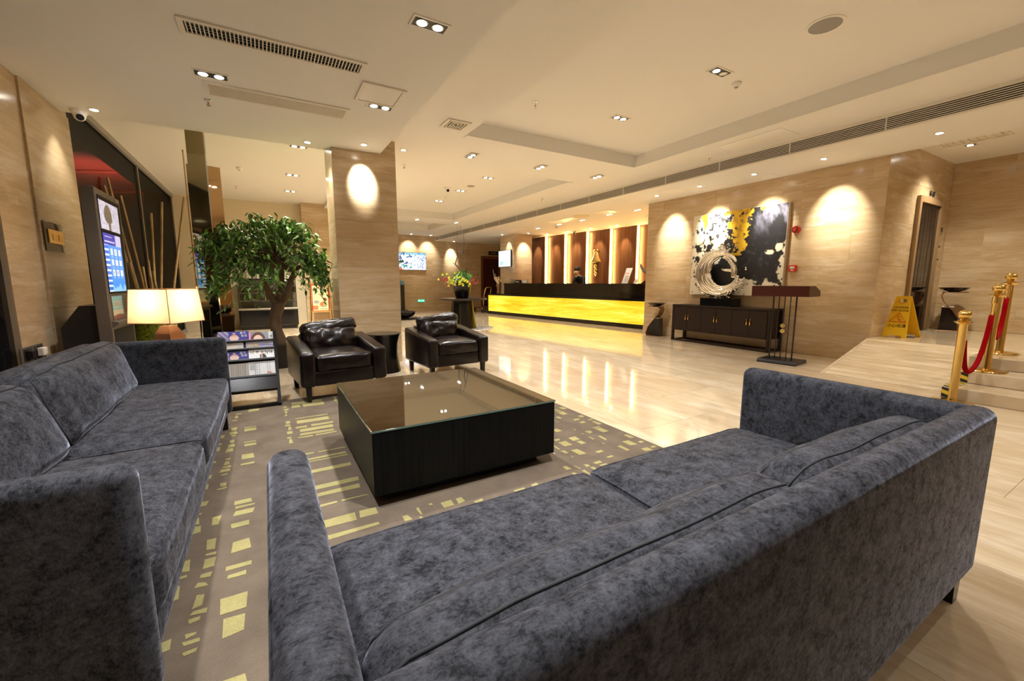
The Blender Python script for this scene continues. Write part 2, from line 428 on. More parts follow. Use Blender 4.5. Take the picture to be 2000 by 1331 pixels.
# left hall: cream wall and travertine pier
struct('wall_hall', bx(-2.3, 1.75, 13.1, 13.3, 0, 3.6), 'cream_plaster', 'cream painted wall behind the ficus tree')
wp = struct('wall_pier', bx(0.98, 1.79, 12.72, 13.12, 0, 3.32), 'grout', 'travertine pier behind the menu stand')
panels(wp, 'y', 12.7, 1, 0.96, 1.80, [0.0, 0.21, 0.82, 1.45, 2.10, 2.71, 3.3], 2.0)
panels(wp, 'x', 0.96, 1, 12.722, 13.1, [0.0, 0.21, 0.82, 1.45, 2.10, 2.71, 3.3], 2.0)
# left wall pier, dark doorway, storefront
wl = struct('wall_left', bx(-2.1, -1.77, 4.98, 6.70, 0, 3.2), 'grout', 'travertine wall pier left of the sofa')
panels(wl, 'x', -1.765, -1, 4.98, 5.60, [0.0, 3.0], 3.0)
panels(wl, 'x', -1.75, -1, 5.602, 6.72, [0.0, 0.95, 3.0], 3.0, t=0.035)
panels(wl, 'y', 6.72, -1, -2.08, -1.786, [0.0, 3.0], 3.0)
struct('door_1', bx(-1.86, -1.80, 2.4, 4.97, 0, 3.0), 'black_gloss', 'dark glazed doorway at the left edge')
struct('wall_left_rear', bx(-2.1, -1.77, -3.2, 2.4, 0, 3.2), 'travertine', 'left wall behind the camera')
struct('wall_rear', bx(-2.1, 10.6, -3.3, -3.1, 0, 3.6), 'travertine', 'wall behind the camera')
# storefront glass with steel mullions
win = struct('window_1', bx(-1.815, -1.803, 6.74, 13.08, 0.05, 3.22), 'tinted_glass', 'dark storefront glass with the night street behind it')
for y in (6.76, 9.9, 13.05): obj('mullion', bx(-1.84, -1.78, y - 0.025, y + 0.025, 0, 3.3), 'steel', win)
obj('head_frame', bx(-1.86, -1.76, 6.72, 13.1, 3.22, 3.3), 'grey_plastic', win)
obj('sill', bx(-1.86, -1.76, 6.72, 13.1, 0, 0.05), 'grey_plastic', win)
# street outside
struct('floor_street', bx(-16, -2.2, -4, 26, -0.3, -0.12), 'night_ground', 'dark pavement outside the glass')
struct('wall_street', bx(-15, -14.7, -4, 26, -0.12, 9), 'night_ground', 'dark building across the street')
aw = thing('awning', 'red canopy hanging outside the dark glass', 'awning', (-4.0, 16.5, 0))
bm = B(); prism(bm, [(-1.2, 4.25), (1.6, 4.25), (1.6, 4.32), (-1.2, 4.32)], 'y', -4.5, 5.0); obj('canopy', bm, 'red_awning', aw)
obj('valance', bx(1.52, 1.6, -4.5, 5.0, 4.05, 4.25), 'red_awning', aw)
for y in (-4.0, -1.0, 2.0, 4.6): obj('bracket', tube(B(), [(1.5, y, 4.22), (-1.1, y + 1.2, 4.2)], 0.05, 6), 'red_awning', aw)
obj('post', tube(B(), [(-1.1, 0, -0.12), (-1.1, 0, 4.25)], 0.06, 8), 'night_ground', aw)
canopy_fill = spot((-3.6, 15.0, 2.4), 700, 130, 1.0, (1, 0.8, 0.65), (-3.8, 16.2, 4.3))  # unseen fill spot added to brighten the red canopy, no fitting there
# big lounge column
pc = struct('wall_column', bx(0.893, 1.742, 6.303, 6.99, 0, 3.3), 'grout', 'square travertine column behind the armchairs')
cz = [0.0, 0.14, 0.78, 1.42, 2.06, 2.71, 3.3]
for k in range(6):
    z0, z1 = cz[k] + 0.002, cz[k + 1] - 0.002
    obj('stone_panel', bx(0.89, 1.745, 6.3, 6.318, z0, z1), 'travertine', pc)
    obj('stone_panel', bx(0.89, 0.908, 6.3195, 6.998, z0, z1), 'travertine', pc)
    obj('stone_panel', bx(1.727, 1.745, 6.3195, 6.998, z0, z1), 'travertine', pc)
# reception column
rc = struct('wall_reception_column', bx(8.203, 8.957, 13.753, 14.89, 0, 3.1), 'grout', 'travertine column at the far end of the front desk')
for k in range(len(ZS) - 1):
    z0, z1 = ([0.0] + ZS)[k] + 0.002, min(([0.0] + ZS)[k + 1], 3.1) - 0.002
    obj('stone_panel', bx(8.2, 8.96, 13.75, 13.768, z0, z1), 'travertine', rc)
    obj('stone_panel', bx(8.2, 8.218, 13.7695, 14.9, z0, z1), 'travertine', rc)
obj('stone_panel', bx(8.2, 8.96, 13.75, 13.768, 2.712, 3.1), 'travertine', rc); obj('stone_panel', bx(8.2, 8.218, 13.7695, 14.9, 2.712, 3.1), 'travertine', rc)
struct('wall_reception_side', bx(11.4, 11.7, 6.9, 18.2, 0, 3.4), 'cream_plaster', 'wall beyond the front desk alcove')

# ------------------------------------------------------------------ stairs, ramp
st = thing('staircase', 'three low beige stone steps up to the lift lobby', 'stairs', (0, 0, 0)); st['kind'] = 'structure'
for k, x in enumerate((6.04, 6.45, 6.85)):
    obj('step', rbox(x, 7.72, -3.1, 1.4, 0.125 * k + (0.001 if k else 0), 0.125 * (k + 1), 0.006, 2), 'travertine_floor', st)
obj('landing', bx(7.722, 10.44, -3.1, 2.648, 0.0, 0.375), 'travertine_floor', st)
rp = thing('ramp', 'sloping beige stone ramp with cross grooves beside the steps', 'ramp', (0, 0, 0)); rp['kind'] = 'structure'
bm = B(); prism(bm, [(6.37, 0.0), (7.72, 0.0), (7.72, 0.369)], 'y', 1.402, 2.65); obj('slab', bm, 'travertine_floor', rp)
nstrip = 13; L = math.hypot(1.37, 0.375); ang = math.atan2(0.375, 1.37)
for k in range(nstrip):
    a0 = 0.02 + k * (L - 0.02) / nstrip; a1 = a0 + (L - 0.02) / nstrip - 0.004
    pts = [(6.35 + a * math.cos(ang) - d * math.sin(ang), a * math.sin(ang) + d * math.cos(ang)) for a, d in ((a0, -0.006), (a1, -0.006), (a1, 0.0), (a0, 0.0))]
    bm = B(); prism(bm, pts, 'y', 1.44, 2.61); obj('strip', bm, 'travertine_floor', rp)
for y0, y1 in ((1.402, 1.438), (2.612, 2.65)):
    bm = B(); prism(bm, [(6.37, -0.0), (7.72, 0.369), (7.72, 0.375), (6.35, 0.0)], 'y', y0, y1); obj('edge_strip', bm, 'travertine_floor', rp)
# hazard tape on the stair side
ht = thing('hazard_tape', 'yellow and black striped warning tape over the step edges beside the ramp', 'tape', (6.04, 1.35, 0))
def tape(pts, n):
    """pts: start and end points (x, z) of a band running up a riser or along a tread"""
    (xa, za), (xb, zb) = pts; vert = abs(zb - za) > abs(xb - xa)
    for k in range(n):
        f0, f1 = k / n, (k + 1) / n
        if vert: bm = bx(xa - 0.0035, xa - 0.0008, -0.045, 0.045, za + (zb - za) * f0, za + (zb - za) * f1)
        else: bm = bx(xa + (xb - xa) * f0, xa + (xb - xa) * f1, -0.045, 0.045, za + 0.0008, za + 0.003)
        for v in bm.verts:
            sk = (v.co.y) * 0.55
            if vert: v.co.z = min(max(za, zb), max(min(za, zb), v.co.z + sk * 0.6))
            else: v.co.x = min(max(xa, xb), max(min(xa, xb), v.co.x + sk))
        obj('stripe', bm, 'hazard_yellow' if k % 2 else 'black_print', ht)
tape(((0.0, 0.004), (0.0, 0.120)), 3); tape(((0.006, 0.1252), (0.405, 0.1252)), 8); tape(((0.41, 0.13), (0.41, 0.246)), 3)

# ------------------------------------------------------------------ ceilings
def plate(x0, x1, y0, y1, z0, z1, holes):
    xs = sorted({x0, x1, *[h[0] for h in holes], *[h[1] for h in holes]}); ys = sorted({y0, y1, *[h[2] for h in holes], *[h[3] for h in holes]})
    bm = B()
    for a, b in zip(xs, xs[1:]):
        for c, d in zip(ys, ys[1:]):
            m = ((a + b) / 2, (c + d) / 2)
            if any(h[0] < m[0] < h[1] and h[2] < m[1] < h[3] for h in holes): continue
            box(bm, a, b, c, d, z0, z1)
    bmesh.ops.remove_doubles(bm, verts=list(bm.verts), dist=1e-5)
    return bm
struct('ceiling_lounge', bx(-2.1, 1.53, -3.2, 6.5, 3.0, 3.7), 'white_plaster', 'lowered white ceiling over the sofas')
TRAYS = [(2.52, 5.72, -2.6, 5.52), (2.95, 5.38, 6.95, 12.9), (3.0, 5.6, 14.0, 16.0)]
struct('ceiling', plate(1.53, 6.6, -3.2, 18.2, 3.2, 3.4, TRAYS), 'white_plaster', 'main white ceiling with recessed trays')
for k, (x0, x1, y0, y1) in enumerate(TRAYS):
    struct('ceiling_tray', bx(x0 - 0.02, x1 + 0.02, y0 - 0.02, y1 + 0.02, 3.39, 3.5), 'white_plaster', ('nearest', 'middle', 'farthest')[k] + ' recessed ceiling tray')
    w = 0.13
    struct('trim_%d' % (k + 1), plate(x0 + 0.004, x1 + w, y0 + 0.004, y1 + w, 3.190, 3.205, [(x0 + 0.002, x1 - 0.004, y0 + 0.002, y1 - 0.004)]), 'white_plaster', 'stepped moulding round the ' + ('nearest', 'middle', 'farthest')[k] + ' ceiling tray')
struct('ceiling_soffit', bx(6.62, 7.8, -3.2, 7.03, 3.0, 3.5), 'white_plaster', 'lowered white soffit along the painting wall')
struct('ceiling_reception', bx(6.62, 11.7, 7.03, 18.2, 3.0, 3.5), 'white_plaster', 'lowered white ceiling over the front desk')
struct('ceiling_lift_lobby', bx(7.8, 10.6, -3.2, 2.67, 3.23, 3.5), 'white_plaster', 'white ceiling of the lift lobby')
struct('ceiling_hall', bx(-2.3, 1.53, 6.5, 13.3, 3.3, 3.5), 'white_plaster', 'pale yellow lit ceiling over the ficus tree')
# long linear grille on the soffit face
lg = thing('linear_grille', 'very long slotted air grille along the soffit edge', 'air grille', (6.6, 0, 3.0))
obj('backing', bx(0.004, 0.02, -3.1, 17.9, 0.002, 0.2), 'dark_void', lg)
obj('bottom_frame', bx(-0.015, 0.02, -3.1, 17.9, 0.0, 0.022), 'white_metal', lg)
obj('top_frame', bx(-0.015, 0.02, -3.1, 17.9, 0.162, 0.2), 'white_metal', lg)
for k in range(6): obj('slat', bx(-0.012, 0.006, -3.1, 17.9, 0.034 + k * 0.0215, 0.034 + k * 0.0215 + 0.0075), 'white_metal', lg)
for k in range(19): obj('divider', bx(-0.013, 0.006, -2.0 + k * 1.08, -2.0 + k * 1.08 + 0.012, 0.02, 0.165), 'white_metal', lg)

# ------------------------------------------------------------------ ceiling fittings
def twin(label, x, y, z, power=0, along='x', n=2, angle=115, target=None, color=NEUT, size=1.0, lit=2):
    t = thing('downlight', label, 'ceiling light', (x, y, z), 0 if along == 'x' else PI / 2)
    w = (0.135 if n == 2 else 0.07) * size; h = 0.07 * size
    bm = plate(-w, w, -h, h, -0.006, 0.0, [(-w + 0.016, w - 0.016, -h + 0.016, h - 0.016)]); obj('frame', bm, 'white_metal', t)
    obj('housing', bx(-w + 0.016, w - 0.016, -h + 0.016, h - 0.016, -0.003, 0.0), 'black_plastic', t)
    for k in range(n):
        cx = (-0.058 + 0.116 * k) * size if n == 2 else 0
        bm = B(); lathe(bm, [(0.043 * size, -0.003), (0.043 * size, -0.007), (0.034 * size, -0.0075)], 18, (cx, 0, 0)); obj('ring', bm, 'steel', t)
        bm = B(); cyl(bm, (cx, 0, -0.009), 0.034 * size, 0.002, 16); obj('lamp', bm, 'bulb' if k < lit else 'white_plastic', t)
    if power: spot((x, y, z - 0.03), power, angle, 1.0, color, target or (x, y, 0), 0.06)
    return t
def eye(label, x, y, z, power=0, target=None, angle=60, color=WARM, blend=0.8):
    t = thing('spotlight', label, 'ceiling light', (x, y, z))
    bm = B(); lathe(bm, [(0.052, 0), (0.052, -0.005), (0.036, -0.008), (0.034, -0.001)], 20); obj('ring', bm, 'white_metal', t)
    bm = B(); cyl(bm, (0, 0, -0.010), 0.030, 0.004, 16); obj('lamp', bm, 'bulb', t)
    if power: spot((x, y, z - 0.03), power, angle, blend, color, target or (x, y, 0), 0.03)
PW = 95
twin('twin square downlight nearest the camera in the lounge ceiling', 1.13, 3.07, 3.0, PW * 0.9, color=COOL)
twin('twin downlight beside the pale slatted vent, left end', -0.28, 4.73, 3.0, PW * 0.7, color=COOL)
twin('twin downlight beside the access hatch in the lounge ceiling', 1.15, 4.66, 3.0, PW * 0.8, color=COOL)
twin('twin downlight in the lounge ceiling above the long sofa, out of shot', -0.5, 1.9, 3.0, PW * 1.15, color=COOL)
twin('twin downlight in the lounge ceiling behind the camera', 1.1, 1.05, 3.0, PW * 1.6, color=COOL)
twin('twin downlight in the lounge ceiling far behind the camera', 0.2, -1.0, 3.0, PW * 0.2, color=COOL)
eye('small round spotlight beside the ceiling camera', -1.42, 6.25, 3.0, 14, (-1.75, 6.25, 1.8), 70)
eye('small round spotlight left of the stone column', 0.6, 6.25, 3.0, 30, (0.9, 7.2, 1.6), 80)
eye('small round spotlight close above the column face', 1.25, 5.98, 3.0, 105, (1.27, 6.3, 2.62), 46, NEUT, 0.9)
for k, (y, s) in enumerate(((1.53, 'nearest the camera'), (2.97, 'second from the camera'), (4.41, 'third from the camera'))):
    twin('twin downlight in the nearest ceiling tray, ' + s, 4.27, y, 3.39, PW * 0.8, lit=1 if k == 1 else 2)
twin('twin downlight in the nearest ceiling tray, behind the camera', 4.27, -0.2, 3.39, PW * 0.5)
twin('twin downlight in the nearest ceiling tray, far behind the camera', 4.27, -1.8, 3.39, PW*0.3)
for x, s in ((2.97, 'left of the three'), (4.29, 'middle of the three'), (5.59, 'right of the three')):
    twin('twin downlight on the band between the trays, ' + s, x, 6.33, 3.19, PW * 0.75, 'y')
for k, y in enumerate((8.19, 9.64, 11.11)):
    twin('twin downlight in the middle ceiling tray, ' + ('nearest', 'middle', 'farthest')[k], 4.22, y, 3.39, PW * 0.9)
twin('twin downlight on the band before the farthest tray, left', 4.34, 13.4, 3.2, PW, 'y'); twin('twin downlight on the band before the farthest tray, right', 5.71, 13.44, 3.2, PW * 0.8, 'y')
twin('twin downlight in the farthest ceiling tray', 4.3, 15.0, 3.39, PW * 0.8)
for k, (y, s) in enumerate(((2.0, 'in front of the lift lobby'), (3.23, 'right of the painting'), (4.25, 'over the right half of the painting'), (5.27, 'over the left half of the painting'), (6.28, 'left of the painting'))):
    eye('small soffit spotlight ' + s, 7.19, y, 3.0, (44, 88, 86, 86, 92)[k], (7.8, y, 2.22) if k else (7.3, 2.0, 0), 56, WARM, 1.0)
twin('square downlight in the lift lobby ceiling', 9.2, 2.2, 3.23, PW * 0.8, n=1, color=WARM); twin('square downlight in the lift lobby ceiling, out of shot', 9.2, -0.4, 3.23, PW * 1.2, n=1, color=WARM)
twin('square downlight over the steps, out of shot', 7.3, -0.2, 3.0, PW * 0.7, n=1, color=WARM)
for k, (x, y) in enumerate(((8.16, 7.71), (8.06, 8.6), (8.1, 9.75), (8.05, 10.81), (8.02, 11.95))):
    twin('twin downlight over the front desk, %s from the painting wall' % ('first', 'second', 'third', 'fourth', 'fifth')[k], x, y, 3.0, PW * 0.32, 'y', color=WARM)
eye('small spotlight lighting the front of the reception column', 8.5, 13.3, 3.0, 45, (8.6, 13.75, 2.3), 55)
eye('small spotlight lighting the screen side of the reception column', 7.9, 14.2, 3.0, 22, (8.2, 14.2, 2.3), 60)
twin('twin downlight over the hall by the ficus, nearest', 0.6, 7.6, 3.3, PW * 1.9, color=WARM); twin('twin downlight over the hall by the ficus, middle', 0.62, 9.6, 3.3, PW * 2.6, color=WARM); twin('twin downlight over the hall by the ficus, farthest', 0.66, 11.3, 3.3, PW * 2.6, color=WARM)
eye('small spotlight in the hall close to the column side', 1.2, 7.6, 3.3, 35, (0.9, 6.9, 2.2), 80, WARM)
for k, (x, s) in enumerate(((5.4, 'over the television'), (6.25, 'right of the television'))):
    eye('small wall spotlight ' + s, x, 17.5, 3.2, 34, (x, 18, 2.5), 70)
eye('small wall spotlight above the flower table', 7.35, 17.6, 3.0, 60, (7.35, 18, 2.35), 50)
eye('small ceiling spotlight right of the column top', 1.96, 6.6, 3.2, 20)

def grille_box(label, x0, x1, y0, y1, z, fins, along, dark, name='air_vent'):
    t = thing(name, label, 'air vent', ((x0 + x1) / 2, (y0 + y1) / 2, z)); w, h = (x1 - x0) / 2, (y1 - y0) / 2; m = 0.035
    obj('frame', plate(-w, w, -h, h, -0.012, 0, [(-w + m, w - m, -h + m, h - m)]), 'white_metal', t)
    obj('backing', bx(-w + m, w - m, -h + m, h - m, -0.002, 0), 'dark_void' if dark else 'white_metal', t)
    for k in range(fins):
        f = (k + 0.5) / fins
        if along == 'y':
            x = -w + m + f * 2 * (w - m); obj('fin', bx(x - 0.004, x + 0.004, -h + m, h - m, -0.010, -0.002), 'white_metal', t)
        else:
            y = -h + m + f * 2 * (h - m); obj('slat', bx(-w + m, w - m, y - 0.006, y + 0.006, -0.011, -0.003), 'white_metal', t)
    return t
v = grille_box('long dark ceiling vent with many cross fins above the sofas', -0.40, 0.86, 3.83, 4.06, 3.0, 46, 'y', True)
for k in range(3): obj('rear_bar', bx(-0.59, 0.59, -0.05 + k * 0.04, -0.044 + k * 0.04, -0.0035, -0.0022), 'grey_plastic', v)
grille_box('long pale ceiling vent with fine lengthwise slats', -0.36, 0.90, 4.88, 5.20, 3.0, 9, 'x', False)
grille_box('pale square vent in the lift lobby ceiling', 8.65, 9.05, 1.75, 2.45, 3.23, 8, 'x', False)
ap = thing('access_hatch', 'white square access hatch in the lounge ceiling', 'hatch', (1.09, 4.38, 3.0))
obj('frame', plate(-0.2, 0.2, -0.22, 0.22, -0.014, 0, [(-0.17, 0.17, -0.19, 0.19)]), 'white_metal', ap); obj('panel', bx(-0.168, 0.168, -0.188, 0.188, -0.008, 0), 'white_plastic', ap)
df = thing('air_diffuser', 'square ceiling diffuser of nested rings beside the lounge', 'air vent', (2.24, 5.24, 3.2))
obj('backing', bx(-0.12, 0.12, -0.12, 0.12, -0.002, 0), 'dark_void', df)
for k, s in enumerate((0.155, 0.105, 0.07, 0.038)): obj('ring', plate(-s, s, -s, s, -0.016 + k * 0.0015, -0.002, [(-s + (0.035 if k == 0 else 0.014), s - (0.035 if k == 0 else 0.014), -s + (0.035 if k == 0 else 0.014), s - (0.035 if k == 0 else 0.014))]), 'white_metal', df)
def hatch(label, x0, x1, y0, y1, z):
    tag(obj('ceiling_hatch', rbox(x0, x1, y0, y1, z - 0.006, z, 0.002, 1), 'white_plastic'), label, 'hatch')
hatch('flush hatch in the soffit left of the painting', 6.9, 7.3, 5.6, 6.0, 3.0); hatch('long flush hatch in the soffit above the painting', 7.42, 7.7, 4.1, 5.45, 3.0)
hatch('pale rectangular hatch on the main ceiling beside the grille', 5.95, 6.4, 3.2, 4.1, 3.2)
hatch('square hatch over the front desk near the painting wall', 7.5, 7.95, 8.1, 8.6, 3.0); hatch('long hatch over the middle of the front desk', 7.5, 7.9, 9.5, 10.6, 3.0); hatch('long hatch over the far end of the front desk', 7.4, 7.8, 12.0, 13.2, 3.0)
def round_thing(name, label, cat, x, y, z, prof, mat, prof2=None, mat2=None, n2='core'):
    t = thing(name, label, cat, (x, y, z)); obj('body', lathe(B(), prof, 24), mat, t, 40)
    if prof2: obj(n2, lathe(B(), prof2, 20), mat2, t, 40)
    return t
round_thing('ceiling_speaker', 'round flat loudspeaker in the nearest ceiling tray', 'speaker', 4.3, 2.02, 3.39, [(0.145, 0), (0.145, -0.006), (0.125, -0.009)], 'white_plastic', [(0.122, -0.008), (0.122, -0.011), (0, -0.012)], 'grey_plastic', 'mesh')
round_thing('ceiling_speaker', 'small round loudspeaker in the middle ceiling tray', 'speaker', 4.22, 9.05, 3.39, [(0.1, 0), (0.1, -0.006), (0.09, -0.009)], 'white_plastic', [(0.088, -0.008), (0.088, -0.011), (0, -0.012)], 'grey_plastic', 'mesh')
SM = [(0.052, 0), (0.052, -0.018), (0.045, -0.026), (0.028, -0.045), (0.0, -0.048)]
for x, y, z, s in ((4.66, 3.03, 3.39, 'beside the second downlight of the nearest tray'), (-0.26, 9.5, 3.3, 'in the hall ceiling above the ficus'), (4.11, 10.34, 3.39, 'in the middle ceiling tray'), (8.3, 11.3, 3.0, 'over the front desk')):
    round_thing('smoke_detector', 'white smoke detector ' + s, 'smoke detector', x, y, z, SM, 'white_plastic', [(0.02, -0.045), (0.018, -0.052), (0, -0.053)], 'grey_plastic', 'sensor')
def sprinkler(x, y, z, s):
    t = thing('sprinkler', 'small fire sprinkler ' + s, 'sprinkler', (x, y, z))
    obj('rose', lathe(B(), [(0.032, 0), (0.032, -0.004), (0.012, -0.01), (0.010, -0.03)], 16), 'chrome', t, 40)
    obj('bulb_tube', lathe(B(), [(0.004, -0.03), (0.005, -0.045), (0.004, -0.055)], 8), 'red_plastic', t)
    obj('deflector', lathe(B(), [(0.02, -0.055), (0.02, -0.058), (0, -0.059)], 12), 'chrome', t)
    for sx in (-1, 1): obj('arm', tube(B(), [(sx * 0.008, 0, -0.03), (sx * 0.013, 0, -0.043), (sx * 0.006, 0, -0.056)], 0.0025, 5), 'chrome', t)
for a in ((-0.36, 5.35, 3.0, 'below the pale slatted vent'), (3.02, 4.58, 3.39, 'in the near corner of the nearest tray'), (6.26, 4.45, 3.2, 'between the tray and the long grille'), (-0.4, 11.3, 3.3, 'in the hall ceiling, far'), (-0.7, 7.6, 3.3, 'in the hall ceiling, near'), (5.9, 8.6, 3.2, 'beside the middle tray'), (8.97, 8.16, 3.0, 'over the front desk near the painting wall'), (5.08, 14.5, 3.39, 'in the farthest tray'), (2.2, 7.4, 3.2, 'right of the column')):
    sprinkler(*a)
def domecam(x, y, z, label, look):
    t = thing('ceiling_camera', label, 'camera', (x, y, z), look)
    obj('mount', lathe(B(), [(0.075, 0), (0.075, -0.012), (0.06, -0.035), (0.052, -0.05)], 24), 'white_plastic', t, 40)
    obj('ball', lathe(B(), [(0.05, -0.035), (0.052, -0.055), (0.045, -0.08), (0.025, -0.098), (0, -0.102)], 24), 'white_plastic', t, True)
    bm = B(); cyl(bm, (0, 0, 0), 0.032, 0.022, 20); bmesh.ops.rotate(bm, verts=bm.verts, cent=(0, 0, 0), matrix=Matrix.Rotation(math.radians(115), 3, 'X'))
    for q in bm.verts: q.co += Vector((0, -0.030, -0.068))
    obj('lens', bm, 'black_gloss', t)
domecam(-1.57, 6.38, 3.0, 'white eyeball camera in the ceiling corner above the stone pier', 0.3)
domecam(9.6, 12.0, 3.0, 'white camera above the wooden reception panels', -0.8)
domecam(3.81, 9.49, 3.39, 'white camera in the middle ceiling tray', 0.2)
tag(obj('ceiling_lamp_ring', lathe(B(), [(0.22, 0), (0.22, -0.01), (0.19, -0.012), (0, -0.006)], 28, (7.6, 9.2, 3.0)), 'cream_plaster'), 'round flush disc in the ceiling over the front desk', 'ceiling disc')
# ------------------------------------------------------------------ rug
rug = obj('rug', rbox(-1.25, 2.42, 1.32, 4.75, 0.0, 0.008, 0.003, 1), 'rug_pile'); tag(rug, 'brown rug with a gold broken-block pattern under the coffee table', 'rug')
rng = random.Random(5); pb = []
def rug_block(x0, x1, y0, y1):
    j = lambda: rng.uniform(-0.006, 0.006)
    bm = B(); prism(bm, [(x0 + j(), y0 + j()), (x1 + j(), y0 + j()), (x1 + j(), y1 + j()), (x0 + j(), y1 + j())], 'z', 0.0075, 0.0095); pb.append(obj('rug_block', bm, 'rug_gold', rug))
def rug_column(x0, x1, y0, y1, dens=0.8):
    y = y0
    while y < y1:
        h = rng.choice((0.02, 0.03, 0.05, 0.07, 0.09)); g = rng.choice((0.02, 0.03, 0.05, 0.08))
        if rng.random() < dens and y + h < y1:
            if (x1 - x0) > 0.12 and rng.random() < 0.4:
                c = x0 + (x1 - x0) * rng.uniform(0.3, 0.7); rug_block(x0, c - 0.012, y, y + h); rug_block(c + 0.012, x1, y, y + h)
            else: rug_block(x0 + rng.uniform(0, 0.02), x1 - rng.uniform(0, 0.02), y, y + h)
        y += h + g
for (xa, xb) in ((-1.2, -0.5), (-0.40, -0.27), (-0.23, -0.13), (0.06, 0.50), (0.52, 1.62), (1.66, 2.05), (2.08, 2.40)):
    x = xa
    while x < xb - 0.03:
        w = rng.choice((0.03, 0.05, 0.08, 0.13, 0.17) if xa != 0.06 else (0.05, 0.24, 0.28)); w = min(w, xb - x)
        if xb == 1.62:
            rug_column(x, x + w, 1.34, 2.08, 0.55); rug_column(x, x + w, 3.4, 4.72, 0.75)
        elif xa in (-0.40, -0.23): rug_column(x, x + w, 1.34, 4.72, 0.7)
        else: rug_column(x, x + w, 1.4, 4.72, 0.62)
        x += w + rng.choice((0.02, 0.03, 0.05))

# ------------------------------------------------------------------ sofas
def cube_pt(sx, sy, sz, r, u, push=0.0):
    h = (sx / 2, sy / 2, sz / 2); p = Vector([u[i] * h[i] for i in range(3)]); q = Vector([max(-(h[i] - r), min(h[i] - r, p[i])) for i in range(3)])
    d = p - q; return q + d.normalized() * (r + push) if d.length > 1e-9 else p
def piping(sx, sy, sz, r, axis, side, rad=0.006, n=14, bulge=(0, 0, 0), wr=0.0, wscale=6.0, seed=0):
    loop = []
    for a, b, horiz, s in ((-1, 1, True, -1), (-1, 1, False, 1), (1, -1, True, 1), (1, -1, False, -1)):
        for k in range(n):
            t = a + (b - a) * k / n
            e, f = (t, s) if horiz else (s, t)
            u = [0, 0, 0]; i, j = [(1, 2), (0, 2), (0, 1)][axis]; u[i] = e; u[j] = f; u[axis] = side
            loop.append(soft_pt(u, sx, sy, sz, r, bulge, wr, wscale, seed))
    loop.append(loop[0]); return tube(B(), loop, rad, 6, False)
def xform(bm, loc, rx=0, ry=0, rz=0):
    m = Matrix.Translation(Vector(loc)) @ Matrix.Rotation(rz, 4, 'Z') @ Matrix.Rotation(ry, 4, 'Y') @ Matrix.Rotation(rx, 4, 'X')
    bmesh.ops.transform(bm, matrix=m, verts=list(bm.verts)); return bm
def arm_box(x0, x1, y0, y1, z0, z1, r, lean=0.0):
    bm = bx(x0, x1, y0, y1, z0, z1); bmesh.ops.bevel(bm, geom=list(bm.edges), offset=r, segments=5, profile=0.5, affect='EDGES')
    return bm
def sofa(label, loc, rotz, L, D, H, seats, pillows, ph_=0.36):
    t = thing('sofa', label, 'sofa', loc, rotz); V = 'crushed_velvet'; A = 0.10
    obj('backrest', arm_box(0, L, 0, A, 0.13, H, 0.042), V, t, 60)
    for x in (0, L - A): obj('armrest', arm_box(x, x + A, A * 0.5, D, 0.13, H, 0.042), V, t, 60)
    obj('base', rbox(A * 0.8, L - A * 0.8, 0.05, D - 0.03, 0.14, 0.275, 0.02, 3), V, t, 60)
    for k, (x0, x1) in enumerate(seats):
        w = x1 - x0; d = D - A + 0.0; hh = 0.175
        s = obj('seat_cushion', xform(soft(w - 0.006, d, hh, 0.035, (0.0, 0.012, 0.035), 16, 0.004, 5, k + 3), ((x0 + x1) / 2, A + d / 2 - 0.005, 0.275 + hh / 2)), V, t, True)
        obj('piping', xform(piping(w - 0.006, d, hh, 0.035, 2, 1, 0.004, 14, (0.0, 0.012, 0.035), 0.004, 5, k + 3), ((x0 + x1) / 2, A + d / 2 - 0.005, 0.275 + hh / 2)), V, s, True)
    for k, (x0, x1, rx, rz, dy, dz) in enumerate(pillows):
        w = x1 - x0; d, hh = 0.18, ph_; c = ((x0 + x1) / 2, A + 0.10 + dy, 0.44 + hh / 2 + dz)
        p = obj('back_cushion', xform(soft(w, d, hh, 0.07, (0.01, 0.035, 0.02), 20, 0.012, 4.5, k + 11), c, rx, 0, rz), V, t, True)
        for sd in (-0.25, 0.9): obj('piping', xform(piping(w, d, hh, 0.07, 1, sd, 0.0038, 20, (0.01, 0.035, 0.02), 0.012, 4.5, k + 11), c, rx, 0, rz), 'velvet_seam', p, True)
    for x in (0.05, L - 0.05):
        for y in (0.06, D - 0.07):
            bm = B(); prism(bm, [(-0.035, 0.14), (0.035, 0.14), (0.026, 0.0), (-0.026, 0.0)], 'y', -0.03, 0.03)
            for q in bm.verts: q.co += Vector((x, y, 0))
            obj('leg', bm, 'espresso', t)
    return t
s1 = sofa('charcoal crushed velvet sofa seen from behind, two back cushions, at the front right', (-0.03, 0.355, 0), 0.0, 2.25, 0.89, 0.76,
          ((0.11, 1.10), (1.105, 2.14)), ((0.11, 1.19, 0.16, 0.01, -0.005, -0.02), (1.21, 2.12, 0.16, -0.03, 0.005, -0.02)), 0.275)
obj('fabric_label', bx(2.25, 2.275, 0.10, 0.103, 0.46, 0.50), 'black_suit', s1)
s2 = sofa('long charcoal crushed velvet sofa against the stone pier at the left', (-1.17, 4.07, 0.0098), -PI / 2, 2.83, 0.87, 0.76,
          ((0.11, 1.66), (1.665, 2.72)), ((0.26, 1.56, 0.30, 0.03, 0.05, -0.02), (1.58, 2.70, 0.34, -0.02, 0.06, -0.03)), 0.37)

